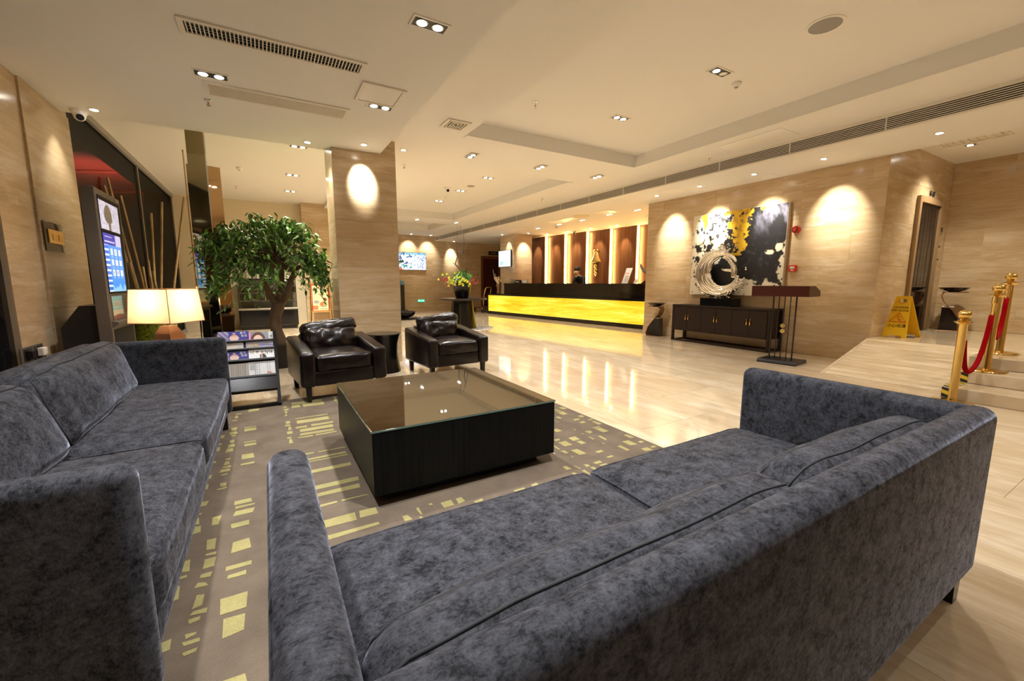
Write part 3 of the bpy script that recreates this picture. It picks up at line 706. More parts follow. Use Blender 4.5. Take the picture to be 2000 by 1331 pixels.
# ------------------------------------------------------------------ coffee table
ct = thing('coffee_table', 'low square black coffee table with a bronze mirrored glass top on the rug', 'coffee table', (1.0, 2.75, 0.009))
obj('plinth', bx(-0.50, 0.50, -0.52, 0.52, 0, 0.07), 'black_plastic', ct)
obj('body', rbox(-0.58, 0.58, -0.61, 0.61, 0.07, 0.418, 0.003, 1), 'table_black', ct)
pmat('table_mirror', (0.27, 0.26, 0.235), 0.025, 1.0); pmat('glass_edge', (0.10, 0.15, 0.12), 0.1, 0.0)
tp = obj('glass_top', rbox(-0.582, 0.582, -0.612, 0.612, 0.418, 0.430, 0.002, 1), 'table_mirror', ct)
obj('glass_edge', plate(-0.5835, 0.5835, -0.6135, 0.6135, 0.4195, 0.4285, [(-0.5822, 0.5822, -0.6122, 0.6122)]), 'glass_edge', ct)

# ------------------------------------------------------------------ armchairs
def armchair(label, loc, rotz, seed):
    t = thing('armchair', label, 'armchair', loc, rotz, 'leather armchairs beside the column'); Lr = 'brown_leather'; Wd, D = 0.86, 0.84; A = 0.145
    for s in (-1, 1):
        bm = arm_box(-A / 2, A / 2, 0.02, D, 0.15, 0.50, 0.035)
        for v in bm.verts:
            f = 1 - v.co.y / D
            if v.co.z > 0.3: v.co.z += 0.10 * f
            v.co.x += s * (Wd - A) / 2
        obj('armrest', bm, Lr, t, 60)
    bm = arm_box(-Wd / 2 + A - 0.02, Wd / 2 - A + 0.02, 0, 0.14, 0.15, 0.61, 0.035); obj('backrest', bm, Lr, t, 60)
    obj('base', rbox(-Wd / 2 + A - 0.01, Wd / 2 - A + 0.01, 0.1, D - 0.03, 0.15, 0.30, 0.015, 3), Lr, t, 60)
    sw = Wd - 2 * A - 0.006
    s = obj('seat_cushion', xform(soft(sw, 0.66, 0.16, 0.03, (0, 0.01, 0.03), 18, 0.010, 9, seed), (0, D - 0.345, 0.375)), Lr, t, True)
    obj('seam', xform(piping(sw, 0.66, 0.16, 0.03, 2, 1, 0.004), (0, D - 0.345, 0.375)), Lr, s, True)
    c = obj('back_cushion', xform(soft(sw - 0.01, 0.17, 0.31, 0.065, (0.0, 0.06, 0.0), 24, 0.018, 12, seed + 2), (0, 0.225, 0.53), 0.24), Lr, t, True)
    obj('head_roll', xform(soft(sw + 0.03, 0.12, 0.15, 0.05, (0.01, 0.03, 0.01), 20, 0.013, 12, seed + 5), (0, 0.165, 0.68), 0.30, 0.09), Lr, c, True)
    for x in (-Wd / 2 + 0.07, Wd / 2 - 0.07):
        for y in (0.08, D - 0.06):
            bm = B(); prism(bm, [(-0.028, 0.16), (0.028, 0.16), (0.02, 0.0), (-0.02, 0.0)], 'y', -0.024, 0.024)
            for q in bm.verts: q.co += Vector((x, y, 0))
            obj('leg', bm, 'espresso', t)
    return t
armchair('brown leather armchair in front of the column, nearer the magazine rack', (0.58, 5.36, 0.0098), math.radians(180 + 6), 1)
armchair('brown leather armchair right of the black drum table', (2.02, 5.68, 0.0), math.radians(180 + 4), 21)

# ------------------------------------------------------------------ drum table between chairs
dt = thing('drum_table', 'black waisted drum side table between the two armchairs', 'side table', (1.33, 5.70, 0))
obj('base', lathe(B(), [(0.215, 0), (0.20, 0.10), (0.185, 0.24), (0.195, 0.38), (0.225, 0.50)], 36), 'espresso', dt, 40)
obj('top', lathe(B(), [(0.228, 0.50), (0.232, 0.515), (0.228, 0.522), (0.0, 0.522)], 36), 'black_gloss', dt, 40)

# ------------------------------------------------------------------ magazine rack with magazines
KS, KC = 0.447, 0.894
RX0, RY0 = -0.46, 4.56
def rk(x, s, d): return Vector((RX0 + x, RY0 + KS * s - KC * d, KC * s + KS * d))
mr = thing('magazine_rack', 'black slanted magazine rack between the long sofa and an armchair', 'magazine rack', (RX0, RY0, 0.0))
def rbar(x0, x1, s0, s1, d0, d1):
    bm = bx(x0, x1, s0, s1, d0, d1)
    for v in bm.verts: v.co = rk(v.co.x, v.co.y, v.co.z) - Vector((RX0, RY0, 0))
    bmesh.ops.recalc_face_normals(bm, faces=list(bm.faces)); return bm
RW = 0.52
for x in (0, RW - 0.025):
    obj('side_rail', rbar(x, x + 0.025, 0.028, 0.785, -0.03, 0.02), 'espresso', mr)
    obj('rear_leg', tube(B(), [(x + 0.0125, 0.30, 0.62), (x + 0.0125, 0.30, 0.0)], 0.014, 4), 'espresso', mr)
    obj('foot_bar', bx(x, x + 0.025, 0.0, 0.31, 0.0, 0.022), 'espresso', mr)
for s, h in ((0.685, 0.014), (0.60, 0.014), (0.485, 0.016), (0.315, 0.018)): obj('ledge', rbar(0.025, RW - 0.025, s, s + h, -0.02, 0.028), 'steel' if False else 'black_plastic', mr); obj('ledge_trim', rbar(0.025, RW - 0.025, s + h - 0.002, s + h + 0.002, 0.026, 0.029), 'grey_plastic', mr)
obj('back_board', rbar(0.025, RW - 0.025, 0.315, 0.70, -0.028, -0.022), 'espresso', mr)
obj('lower_board', rbar(0.025, RW - 0.025, 0.19, 0.315, -0.012, 0.012), 'espresso', mr)
obj('rear_stretcher', bx(0.02, RW - 0.02, 0.285, 0.31, 0.10, 0.135), 'espresso', mr)
obj('front_stretcher', bx(0.02, RW - 0.02, 0.0, 0.03, 0.012, 0.04), 'espresso', mr)
def mag(name, label, cat, x0, x1, s0, s1, d, fn, pagecol='paper', nx=48, ny=40, th=0.006, group='magazines and papers on the rack'):
    t = thing(name, label, cat, tuple(rk((x0 + x1) / 2, s0, d)), 0, group); org = Vector(t.location)
    bm = bx(x0, x1, s0, s1, d - th, d)
    for v in bm.verts: v.co = rk(v.co.x, v.co.y, v.co.z) - org
    bmesh.ops.recalc_face_normals(bm, faces=list(bm.faces)); obj('pages', bm, pagecol, t)
    picture('cover', t, rk(x0, s0, d + 0.0006) - org, rk(x1, s0, d) - rk(x0, s0, d), rk(x0, s1, d) - rk(x0, s0, d), nx, ny, fn, 'printed')
    return t, (lambda x, s: rk(x, s, d + 0.0012) - org)
UX = Vector((1, 0, 0)); VS = Vector((0, KS, KC))
def ell(s, t, cx, cy, rx, ry): return ((s - cx) / rx) ** 2 + ((t - cy) / ry) ** 2 < 1
BLUE = (0.035, 0.03, 0.24); SKIN = (0.62, 0.36, 0.26); WHT = (0.8, 0.79, 0.78)
def c_blue(s, t):
    if ell(s, t, 0.52, 0.80, 0.055, 0.11): return (0.05, 0.03, 0.03) if t > 0.84 else SKIN
    if ell(s, t, 0.52, 0.30, 0.15, 0.34): return (0.70, 0.50, 0.42) if t < 0.45 else SKIN
    if s < 0.34: return (0.22 + 0.2 * t, 0.20 + 0.15 * t, 0.40) if (s * 3 + t) % 0.5 < 0.3 else (0.10, 0.09, 0.3)
    return BLUE
def c_face(s, t):
    if s < 0.16: return (0.75, 0.22, 0.42)
    if ell(s, t, 0.5, 0.0, 0.22, 0.62): return (0.72, 0.50, 0.40)
    if ell(s, t, 0.5, 0.0, 0.34, 0.98): return (0.10, 0.03, 0.02)
    return (0.24, 0.25, 0.27)
def c_plain(s, t): return (0.55, 0.55, 0.53)
def c_beige(s, t):
    n = noise.noise(Vector((s * 4, t * 3, 2)))
    return (0.55 + 0.15 * n, 0.42 + 0.15 * n + 0.1 * s, 0.33 + 0.15 * s)
def c_purple(s, t):
    if abs(t - 0.35 + 0.25 * (s - 0.6) ** 2 * 4 - 0.1) < 0.06 and s > 0.3: return (0.06, 0.05, 0.12)
    return (0.27 + 0.12 * t, 0.25 + 0.12 * t, 0.40 + 0.1 * t)
def c_life(s, t):
    if ell(s, t, 0.33, 0.72, 0.05, 0.12) or ell(s, t, 0.52, 0.68, 0.05, 0.12): return (0.03, 0.02, 0.02) if t > 0.7 else SKIN
    if ell(s, t, 0.33, 0.22, 0.10, 0.40): return (0.78, 0.78, 0.8)
    if ell(s, t, 0.53, 0.05, 0.15, 0.50): return SKIN if abs(s - 0.50) < 0.035 else (0.03, 0.03, 0.035)
    return WHT
def newsfn(sd, tone):
    r = random.Random(sd); cols = [r.random() for _ in range(60)]
    def f(s, t):
        base = tone
        k = int(s * 26)
        if s > 0.12 and k % 2 == 0 and (int(t * 40) + k) % 7 != 0 and 0.06 < t < 0.94 and cols[k % 60] > 0.35: base = tuple(x * 0.55 for x in tone)
        if 0.05 < s < 0.30 and 0.35 < t < 0.85: base = tuple(x * (0.5 + 0.4 * abs(noise.noise(Vector((s * 14, t * 9, sd))))) for x in tone)
        return base
    return f
m1, q1 = mag('magazine', 'blue magazine with a woman on the cover, top row of the rack', 'magazine', 0.03, 0.285, 0.70, 0.80, 0.012, c_blue)
text('title', m1, '金卡', 0.026, q1(0.235, 0.772), UX, VS, 'white_print'); text('title', m1, '生活', 0.026, q1(0.245, 0.742), UX, VS, 'white_print')
m2, q2 = mag('magazine', 'grey magazine with a long-haired face, top row of the rack', 'magazine', 0.27, 0.455, 0.70, 0.785, 0.006, c_face)
m3, q3 = mag('magazine', 'white magazine edge showing a single letter e, top right of the rack', 'magazine', 0.44, 0.494, 0.70, 0.785, 0.0, c_plain)
text('title', m3, 'e', 0.042, q3(0.475, 0.728), UX, VS, 'black_print')
m4, q4 = mag('magazine', 'beige photo magazine in the second row of the rack', 'magazine', 0.03, 0.235, 0.614, 0.68, 0.010, c_beige)
m5, q5 = mag('magazine', 'purple landscape magazine with yellow characters in the second row of the rack', 'magazine', 0.255, 0.49, 0.614, 0.684, 0.010, c_purple)
text('title', m5, '吕海', 0.046, q5(0.315, 0.628), UX, VS, 'hazard_yellow'); text('title', m5, '海', 0.022, q5(0.44, 0.645), UX, VS, 'gold_print')
m6, q6 = mag('magazine', 'blue magazine with a woman on the cover, third row of the rack', 'magazine', 0.03, 0.272, 0.50, 0.593, 0.012, c_blue)
text('title', m6, '金卡', 0.026, q6(0.225, 0.565), UX, VS, 'white_print'); text('title', m6, '生活', 0.026, q6(0.235, 0.537), UX, VS, 'white_print')
m7, q7 = mag('magazine', 'white lifestyle magazine with two men, third row of the rack', 'magazine', 0.274, 0.494, 0.50, 0.597, 0.010, c_life)
text('title', m7, 'lif', 0.048, q7(0.305, 0.555), UX, VS, 'gold_print'); text('title', m7, 'tyle', 0.048, q7(0.445, 0.555), UX, VS, 'black_print')
mag('newspaper', 'folded grey newspaper in the bottom pocket, left', 'newspaper', 0.03, 0.268, 0.333, 0.466, 0.014, newsfn(3, (0.34, 0.30, 0.25)), 'paper', 60, 40, 0.012)
m9, q9 = mag('newspaper', 'folded white newspaper with a red mark in the bottom pocket, right', 'newspaper', 0.262, 0.492, 0.333, 0.47, 0.010, newsfn(8, (0.62, 0.61, 0.60)), 'paper', 60, 40, 0.014)
obj('red_mark', rbar(0.0, 0.0, 0, 0, 0, 0) if False else tube(B(), [q9(0.42, 0.35), q9(0.435, 0.36), q9(0.45, 0.348), q9(0.462, 0.356)], 0.004, 4), 'red_print', m9)

# ------------------------------------------------------------------ lamp and its table
lt = thing('lamp_table', 'dark square side table behind the far arm of the long sofa', 'side table', (-0.85, 5.12, 0))
obj('top', rbox(-0.27, 0.27, -0.27, 0.27, 0.46, 0.49, 0.004, 1), 'espresso', lt)
for sx in (-1, 1):
    for sy in (-1, 1): obj('leg', bx(sx * 0.23 - 0.02, sx * 0.23 + 0.02, sy * 0.23 - 0.02, sy * 0.23 + 0.02, 0, 0.46), 'espresso', lt)
obj('shelf', bx(-0.22, 0.22, -0.22, 0.22, 0.14, 0.16), 'espresso', lt)
tl = thing('table_lamp', 'lit table lamp with a square cream shade and copper tapered base', 'lamp', (-0.835, 5.15, 0.492), math.radians(12))
def sq_loft(secs, cap=True):
    bm = B(); rings = [[bm.verts.new((sx * a, sy * a, z)) for sx, sy in ((-1, -1), (1, -1), (1, 1), (-1, 1))] for a, z in secs]
    for p, q in zip(rings, rings[1:]):
        for k in range(4): bm.faces.new((p[k], p[(k + 1) % 4], q[(k + 1) % 4], q[k]))
    if cap: bm.faces.new(list(reversed(rings[0]))); bm.faces.new(rings[-1])
    return bm
obj('base', xform(sq_loft([(0.105, 0.0), (0.108, 0.03), (0.10, 0.12), (0.075, 0.22), (0.045, 0.29), (0.04, 0.295)]), (0, 0, 0), 0, 0, PI / 4), 'copper', tl)
obj('stem', tube(B(), [(0, 0, 0.29), (0, 0, 0.48)], 0.008, 8), 'brass', tl)
sh = obj('lamp_shade', xform(sq_loft([(0.205, 0.33), (0.183, 0.645)], False), (0, 0, 0), 0, 0, PI / 4), 'lamp_shade_fabric', tl)
fr = B()
for a, z in ((0.2055, 0.33), (0.1835, 0.645)):
    pts = [(-a, -a, z), (a, -a, z), (a, a, z), (-a, a, z), (-a, -a, z)]
    for p, q in zip(pts, pts[1:]): tube(fr, [p, q], 0.004, 5)
for sx, sy in ((-1, -1), (1, -1), (1, 1), (-1, 1)): tube(fr, [(sx * 0.2055, sy * 0.2055, 0.33), (sx * 0.1835, sy * 0.1835, 0.645)], 0.003, 5)
obj('shade_trim', xform(fr, (0, 0, 0), 0, 0, PI / 4), 'copper', sh)
obj('bulb', lathe(B(), [(0.001, 0.42), (0.025, 0.44), (0.03, 0.47), (0.02, 0.50), (0.001, 0.51)], 12), 'bulb_soft', tl, True)
pl = bpy.data.lights.new('lamp_glow', 'POINT'); pl.energy = 4.2; pl.color = (1.0, 0.80, 0.58); pl.shadow_soft_size = 0.05
po = bpy.data.objects.new('lamp_glow', pl); COL.objects.link(po); po.location = (-0.835, 5.15, 1.02)

# ------------------------------------------------------------------ things on the left pier
sw = thing('wall_switch', 'framed brass card switch plate on the stone pier', 'switch', (-1.748, 5.865, 1.635))
obj('plate', rbox(0, 0.008, -0.215, 0.215, -0.14, 0.14, 0.002, 1), 'thin_glass', sw); obj('back_plate', bx(0.0, 0.002, -0.21, 0.21, -0.135, 0.135), 'steel', sw)
obj('gold_panel', rbox(0.008, 0.016, -0.15, 0.19, -0.06, 0.07, 0.002, 1), 'gold', sw)
for y in (-0.02, 0.12): obj('rocker', bx(0.016, 0.02, y - 0.05, y + 0.05, -0.03, 0.03), 'brass', sw)
so = thing('socket_plate', 'double black wall socket low on the stone pier', 'socket', (-1.762, 5.11, 0.60))
obj('plate', rbox(0, 0.01, -0.20, 0.20, -0.065, 0.065, 0.004, 2), 'kiosk_grey', so)
for y in (-0.09, 0.10): obj('insert', rbox(0.01, 0.013, y - 0.07, y + 0.07, -0.05, 0.05, 0.001, 1), 'black_plastic', so)
for nm, y, mt, lb in (('black_plug', -0.09, 'black_plastic', 'black plug and cord in the left socket'), ('white_plug', 0.10, 'white_plastic', 'white plug with black cord in the right socket')):
    p = thing(nm, lb, 'plug', (-1.749, 5.11 + y, 0.60)); obj('body', rbox(0.0, 0.045, -0.04, 0.04, -0.035, 0.035, 0.008, 2), mt, p)
    obj('cord', tube(B(), [(0.03, 0, -0.03), (0.05, 0.01, -0.10), (0.05, 0.08, -0.20), (0.04, 0.14, -0.35), (0.03, 0.16, -0.59)], 0.006, 6), 'black_plastic', p)

# ------------------------------------------------------------------ self-service kiosk
kk = thing('kiosk', 'tall grey self-service screen kiosk in front of the dark glass', 'kiosk', (-1.3, 5.79, 0))
obj('cabinet', rbox(-0.10, 0.0, -0.39, 0.40, 0.0, 2.08, 0.006, 2), 'kiosk_grey', kk)
bm = B(); prism(bm, [(-0.10, 0.0), (-0.36, 0.0), (-0.36, 0.78), (-0.22, 0.98), (-0.10, 0.98)], 'y', -0.36, 0.37); obj('rear_housing', bm, 'black_plastic', kk)
obj('front_bezel', bx(0.0, 0.004, -0.335, 0.345, 1.09, 2.02), 'bezel_black', kk)
obj('lower_recess', bx(0.0, 0.003, -0.34, 0.35, 0.25, 0.74), 'bezel_black', kk)
bm = B(); prism(bm, [(0.0, 0.76), (0.05, 0.80), (0.05, 0.815), (0.0, 0.83)], 'y', -0.38, 0.39); obj('apron_ledge', bm, 'kiosk_grey', kk)
obj('badge', rbox(0.0, 0.006, 0.24, 0.32, 2.035, 2.06, 0.001, 1), 'steel', kk)
def k_tree(s, t):
    x = (s - 0.42) / 0.20; y = (t - 0.58) / 0.34
    if x * x * (1 + 0.4 * y) + y * y < 1: return (0.09, 0.08, 0.06)
    if abs(s - 0.45) < 0.05 and t < 0.3: return (0.10, 0.09, 0.07)
    n = 0.5 + 0.5 * noise.noise(Vector((s * 9, t * 12, 1)))
    return (0.30 + 0.30 * n, 0.30 + 0.30 * n, 0.42 + 0.33 * n)
picture('upper_screen', kk, (0.005, -0.33, 1.71), (0, 0.60, 0), (0, 0, 0.27), 40, 30, k_tree, 'screen')
def k_ui(s, t):
    if t > 0.80:
        if s < 0.68:
            if 0.845 < t < 0.875 and 0.05 < s < 0.62 and int(s * 60) % 3: return (0.75, 0.8, 1)
            if 0.935 < t < 0.955 and 0.08 < s < 0.5 and int(s * 50) % 4: return (0.7, 0.75, 1)
            return (0.02, 0.03, 0.36)
        return (0.45, 0.55, 0.95) if int(t * 90) % 4 else (0.6, 0.3, 0.5)
    if s < 0.22: return (0.02, 0.12, 0.55) if int(t * 34) % 3 else (0.5, 0.65, 0.95)
    u = (s - 0.27) / 0.70 * 3; w = (t - 0.22) / 0.54 * 3
    if 0 < u < 3 and 0 < w < 3:
        a, b = u % 1, w % 1
        if 0.2 < a < 0.72 and 0.32 < b < 0.92:
            i = int(u) + 3 * int(w); c = [(0.8, 0.35, 0.2), (0.2, 0.25, 0.45), (0.45, 0.6, 0.85), (0.4, 0.55, 0.7), (0.85, 0.8, 0.8), (0.5, 0.7, 0.4), (0.4, 0.6, 0.3), (0.8, 0.45, 0.4), (0.75, 0.75, 0.8)][i]
            if 0.3 < a < 0.62 and 0.45 < b < 0.8: return c
            return (0.75, 0.82, 0.9)
        if 0.28 < a < 0.64 and 0.10 < b < 0.18: return (0.3, 0.5, 0.9)
    if t < 0.15 and noise.noise(Vector((s * 7, 0, 5))) * 0.10 + 0.09 > t: return (0.22, 0.48, 0.95)
    return (0.04, 0.24, 0.82)
picture('main_screen', kk, (0.005, -0.325, 1.11), (0, 0.56, 0), (0, 0, 0.565), 60, 90, k_ui, 'screen')
def k_post(s, t):
    if 0.5 < t < 0.82 and 0.08 < s < 0.95 and (s * 4.4) % 1 < 0.6: return (0.45, 0.27, 0.16) if (t * 9) % 1 < 0.7 else (0.7, 0.6, 0.4)
    if t > 0.42: return (0.24, 0.50, 0.52)
    if t > 0.22: return (0.62, 0.55, 0.36)
    return (0.22, 0.10, 0.06) if t < 0.16 + 0.05 * math.sin(s * 3) else (0.5, 0.5, 0.45)
picture('poster', kk, (0.005, -0.31, 0.835), (0, 0.34, 0), (0, 0, 0.23), 40, 40, k_post, 'printed')
obj('card_reader', rbox(0.0, 0.02, 0.13, 0.30, 0.89, 1.02, 0.003, 1), 'steel', kk); obj('reader_screen', bx(0.02, 0.022, 0.15, 0.22, 0.965, 1.005), 'black_gloss', kk); obj('keypad', bx(0.02, 0.023, 0.15, 0.28, 0.90, 0.95), 'white_plastic', kk)

# ------------------------------------------------------------------ pot with bamboo
gp = thing('bamboo_pot', 'large mottled green glazed pot behind the lamp', 'pot', (-1.42, 7.9, 0))
obj('body', lathe(B(), [(0.20, 0), (0.235, 0.10), (0.25, 0.35), (0.245, 0.60), (0.25, 0.64), (0.225, 0.64), (0.215, 0.55), (0.0, 0.55)], 32), 'green_glaze', gp, 50)
obj('soil', lathe(B(), [(0.21, 0.552), (0.0, 0.56)], 20), 'soil', gp)
BP = [((-1.50, 7.86), (-1.76, 7.95), 2.62), ((-1.53, 7.92), (-1.78, 7.85), 2.50), ((-1.46, 7.98), (-1.68, 8.12), 2.42), ((-1.52, 7.80), (-1.60, 7.75), 1.48), ((-1.40, 7.85), (-1.33, 7.90), 2.18), ((-1.37, 7.93), (-1.21, 8.0), 2.36), ((-1.42, 8.02), (-1.46, 8.1), 1.52), ((-1.44, 7.78), (-1.46, 7.74), 1.42), ((-1.33, 7.80), (-1.36, 7.78), 1.36), ((-1.28, 8.0), (-0.98, 8.3), 2.50)]
for k, (a, b, h) in enumerate(BP):
    t = thing('bamboo_pole', 'cut bamboo pole standing in the green pot, ' + ('leaning far left, tallest', 'leaning left, second tallest', 'leaning back left', 'short, leftmost', 'nearly upright, tall', 'leaning right, tall', 'short, at the back', 'short, at the front', 'shortest, right side', 'leaning far right toward the mirrored panel')[k], 'bamboo', (a[0], a[1], 0.56), 0, 'bamboo poles in the green pot')
    d = Vector((b[0] - a[0], b[1] - a[1], h - 0.56)); n = max(3, int(d.length / 0.2)); pts, rs = [], []
    for i in range(n + 1):
        f = i / n; pts.append(d * f); rs.append(0.015)
        if 0 < i < n: pts[-1] = d * (f - 0.004); pts.append(d * f); rs.append(0.018); pts.append(d * (f + 0.004)); rs.append(0.015)
    obj('stalk', tube(B(), pts, rs, 10), 'bamboo', t, 50)
# ------------------------------------------------------------------ bronze mirrored panel pier
mp = thing('mirrored_pier', 'bronze mirror clad pier with a steel edge beside the ficus', 'mirror pier', (-0.56, 7.02, 0))
bm = B(); prism(bm, [(-0.22, 0.03), (0.0, 0.0), (0.0, 0.06), (-0.22, 0.09)], 'z', 0.0, 2.73); obj('left_mirror', bm, 'bronze_mirror_dark', mp)
bm = B(); prism(bm, [(0.006, 0.0), (0.145, 0.05), (0.145, 0.11), (0.006, 0.06)], 'z', 0.0, 2.73); obj('right_mirror', bm, 'bronze_mirror', mp)
obj('steel_edge', bx(-0.004, 0.010, -0.006, 0.012, 0, 3.3), 'chrome', mp)
obj('upper_fin', bx(-0.20, -0.006, 0.04, 0.05, 2.735, 3.29), 'bronze_mirror_dark', mp)
obj('top_cap', bx(-0.05, -0.006, 0.02, 0.036, 2.735, 3.29), 'bronze_mirror_dark', mp)
obj('side_fin', bx(-0.245, -0.232, 0.03, 0.09, 0.0, 2.9), 'bronze_mirror', mp)

# ------------------------------------------------------------------ ficus tree
fr_ = random.Random(11)
ft = thing('ficus_tree', 'large potted ficus tree with a spreading crown left of the column', 'potted tree', (0.10, 6.86, 0))
obj('planter', lathe(B(), [(0.27, 0), (0.29, 0.05), (0.30, 0.30), (0.305, 0.335), (0.275, 0.335), (0.27, 0.28), (0.0, 0.28)], 32), 'espresso', ft, 50)
obj('soil', lathe(B(), [(0.27, 0.285), (0.0, 0.30)], 20), 'soil', ft)
def wob(p, a, k): return Vector(p) + Vector((noise.noise(Vector((k, p[2] * 4, 0))), noise.noise(Vector((k + 5, p[2] * 4, 3))), 0)) * a
trunk = [Vector((0.06, 0, 0.26)), Vector((0.04, 0, 0.36)), Vector((0.0, 0, 0.5)), Vector((-0.015, 0, 0.62)), Vector((0.0, 0.01, 0.74)), Vector((0.035, 0.0, 0.84)), Vector((0.05, 0, 0.93))]
obj('trunk', tube(B(), trunk, [0.115, 0.083, 0.076, 0.074, 0.076, 0.086, 0.076], 14), 'bark', ft, True)
forks = [[(0.04, 0, 0.86), (-0.04, -0.03, 1.0), (-0.10, -0.05, 1.2), (-0.18, -0.08, 1.42)], [(0.05, 0, 0.9), (0.10, 0.03, 1.1), (0.12, 0.05, 1.35), (0.10, 0.1, 1.6)], [(0.06, 0, 0.88), (0.17, -0.02, 1.02), (0.22, -0.06, 1.22), (0.32, -0.08, 1.45)]]
for k, f in enumerate(forks): obj('branch', tube(B(), [wob(p, 0.03, k) if i else p for i, p in enumerate(f)], [0.052, 0.042, 0.035, 0.026], 10), 'bark', ft, True)
twb = B(); sprays = []
C0 = Vector((0.02, 0.0, 1.50))
for k in range(92):
    th = fr_.uniform(0, 2 * PI); el = fr_.uniform(-0.35, 1.25)
    rx = 0.86 if math.cos(th) < 0 else 0.80
    tip = C0 + Vector((math.cos(th) * math.cos(el) * rx * fr_.uniform(0.55, 1.0), math.sin(th) * math.cos(el) * 0.62 * fr_.uniform(0.55, 1.0), math.sin(el) * 0.62))
    if tip.x > 0.62 and tip.y > -0.58: tip.y = min(tip.y, -0.12)
    st0 = Vector(forks[k % 3][-1]) * 0.55 + Vector(forks[k % 3][-2]) * 0.45
    mid = (st0 + tip) / 2 + Vector((0, 0, 0.16)); end = tip + Vector((math.cos(th) * 0.12, math.sin(th) * 0.08, -0.26 * fr_.uniform(0.5, 1.4)))
    if end.x > 0.68: end.x = 0.68
    if tip.x < -0.36: tip.y = min(tip.y, 0.0)
    if end.x < -0.36: end.y = min(end.y, 0.0)
    pts = []
    for i in range(9):
        f = i / 8
        if f < 0.6: g = f / 0.6; p = st0.lerp(mid, g).lerp(mid.lerp(tip, g), g)
        else: g = (f - 0.6) / 0.4; p = tip.lerp(end, g) + Vector((0, 0, 0.03 * math.sin(g * PI)))
        pts.append(p)
    tube(twb, pts, [0.012 * (1 - 0.85 * i / 8) for i in range(9)], 4); sprays.append(pts)
# two drooping side limbs at the left
for e in ((-0.84, -0.2, 1.70), (-0.80, -0.1, 1.05), (-0.66, -0.25, 0.98), (-0.74, 0.1, 1.2), (0.62, -0.36, 1.0), (0.66, -0.34, 1.15)):
    a = C0 + Vector((-0.2 if e[0] < 0 else 0.25, -0.05, 0.05)); e = Vector(e); pts = [a.lerp(e, i / 8) + Vector((0, 0, 0.16 * math.sin(PI * i / 8))) for i in range(9)]
    tube(twb, pts, [0.011 * (1 - 0.8 * i / 8) for i in range(9)], 4); sprays.append(pts); sprays.append([p + Vector((0.03, -0.04, -0.05)) for p in pts])
obj('twigs', twb, 'bark', ft)['kind'] = 'stuff'
LV = [Vector((0, 0, 0)), Vector((0.30, 0.17, 0.02)), Vector((0.30, -0.17, 0.02)), Vector((0.65, 0.14, 0.0)), Vector((0.65, -0.14, 0.0)), Vector((1.0, 0, -0.08)), Vector((0.35, 0, -0.03)), Vector((0.68, 0, -0.05))]
LF = [(0, 6, 1), (0, 2, 6), (6, 7, 3, 1), (6, 2, 4, 7), (7, 5, 3), (7, 4, 5)]
lm = bpy.data.meshes.new('leaf'); lm.from_pydata(LV, [], LF); lm.materials.append(M['ficus_leaf'])
vs, fs, singles = [], [], []
for sp in sprays:
    for rep in range(34):
        f = fr_.uniform(0.30, 1.0); i = min(7, int(f * 8)); p = sp[i].lerp(sp[i + 1], f * 8 - i) + Vector((fr_.gauss(0, 0.055), fr_.gauss(0, 0.055), fr_.gauss(0, 0.045)))
        if p.x > 0.68 and p.y > -0.57: p.x = 0.68
        if p.x < -0.40 and p.y > 0.02: p.y = 0.0
        if p.z < 0.72: continue
        yaw, pit, rol = fr_.uniform(0, 2 * PI), fr_.uniform(0.1, 1.2), fr_.uniform(-0.6, 0.6); sc = fr_.uniform(0.075, 0.12)
        mt = Matrix.Translation(p) @ Matrix.Rotation(yaw, 4, 'Z') @ Matrix.Rotation(pit, 4, 'Y') @ Matrix.Rotation(rol, 4, 'X') @ Matrix.Diagonal((sc, sc, sc, 1))
        singles.append((p.y - 0.3 * (p - C0).length, mt))
singles.sort(key=lambda q: q[0])
for n, (_, mt) in enumerate(singles):
    if n < 280:
        o = bpy.data.objects.new('leaf', lm); COL.objects.link(o); o.parent = ft; o.matrix_local = mt
    else:
        b0 = len(vs); vs += [mt @ v for v in LV]; fs += [tuple(i + b0 for i in f) for f in LF]
fm = bpy.data.meshes.new('foliage'); fm.from_pydata(vs, [], fs); o = obj('foliage', fm, 'ficus_leaf', ft); o['kind'] = 'stuff'

# ------------------------------------------------------------------ hall: display fridge, menu stand, palm
fg = thing('display_fridge', 'black glass-fronted cake display fridge behind the ficus trunk', 'fridge', (0.05, 12.45, 0))
obj('base', rbox(-0.66, 0.66, -0.05, 0.5, 0.08, 0.52, 0.03, 3), 'black_gloss', fg); obj('kick_plate', bx(-0.62, 0.62, 0.0, 0.48, 0.0, 0.08), 'black_plastic', fg)
obj('steel_rail', rbox(-0.67, 0.67, -0.06, 0.0, 0.50, 0.545, 0.008, 2), 'steel', fg)
bm = B(); prism(bm, [(0.48, 0.545), (0.5, 0.545), (0.5, 1.28), (0.48, 1.28)], 'x', -0.64, 0.64)
for v in bm.verts: pass
obj('rear_panel', bm, 'kiosk_grey', fg); obj('canopy', rbox(-0.66, 0.66, 0.12, 0.5, 1.26, 1.30, 0.008, 2), 'black_gloss', fg)
bm = B(); prism(bm, [(-0.02, 0.545), (0.12, 1.26), (0.126, 1.26), (-0.014, 0.545)], 'x', -0.64, 0.64); obj('front_glass', bm, 'thin_glass', fg)
for x in (-0.65, 0.644): obj('side_glass', bx(x, x + 0.006, 0.0, 0.48, 0.545, 1.26), 'thin_glass', fg)
for z in (0.72, 0.92, 1.1): obj('shelf', bx(-0.63, 0.63, 0.16, 0.48, z, z + 0.012), 'steel', fg)
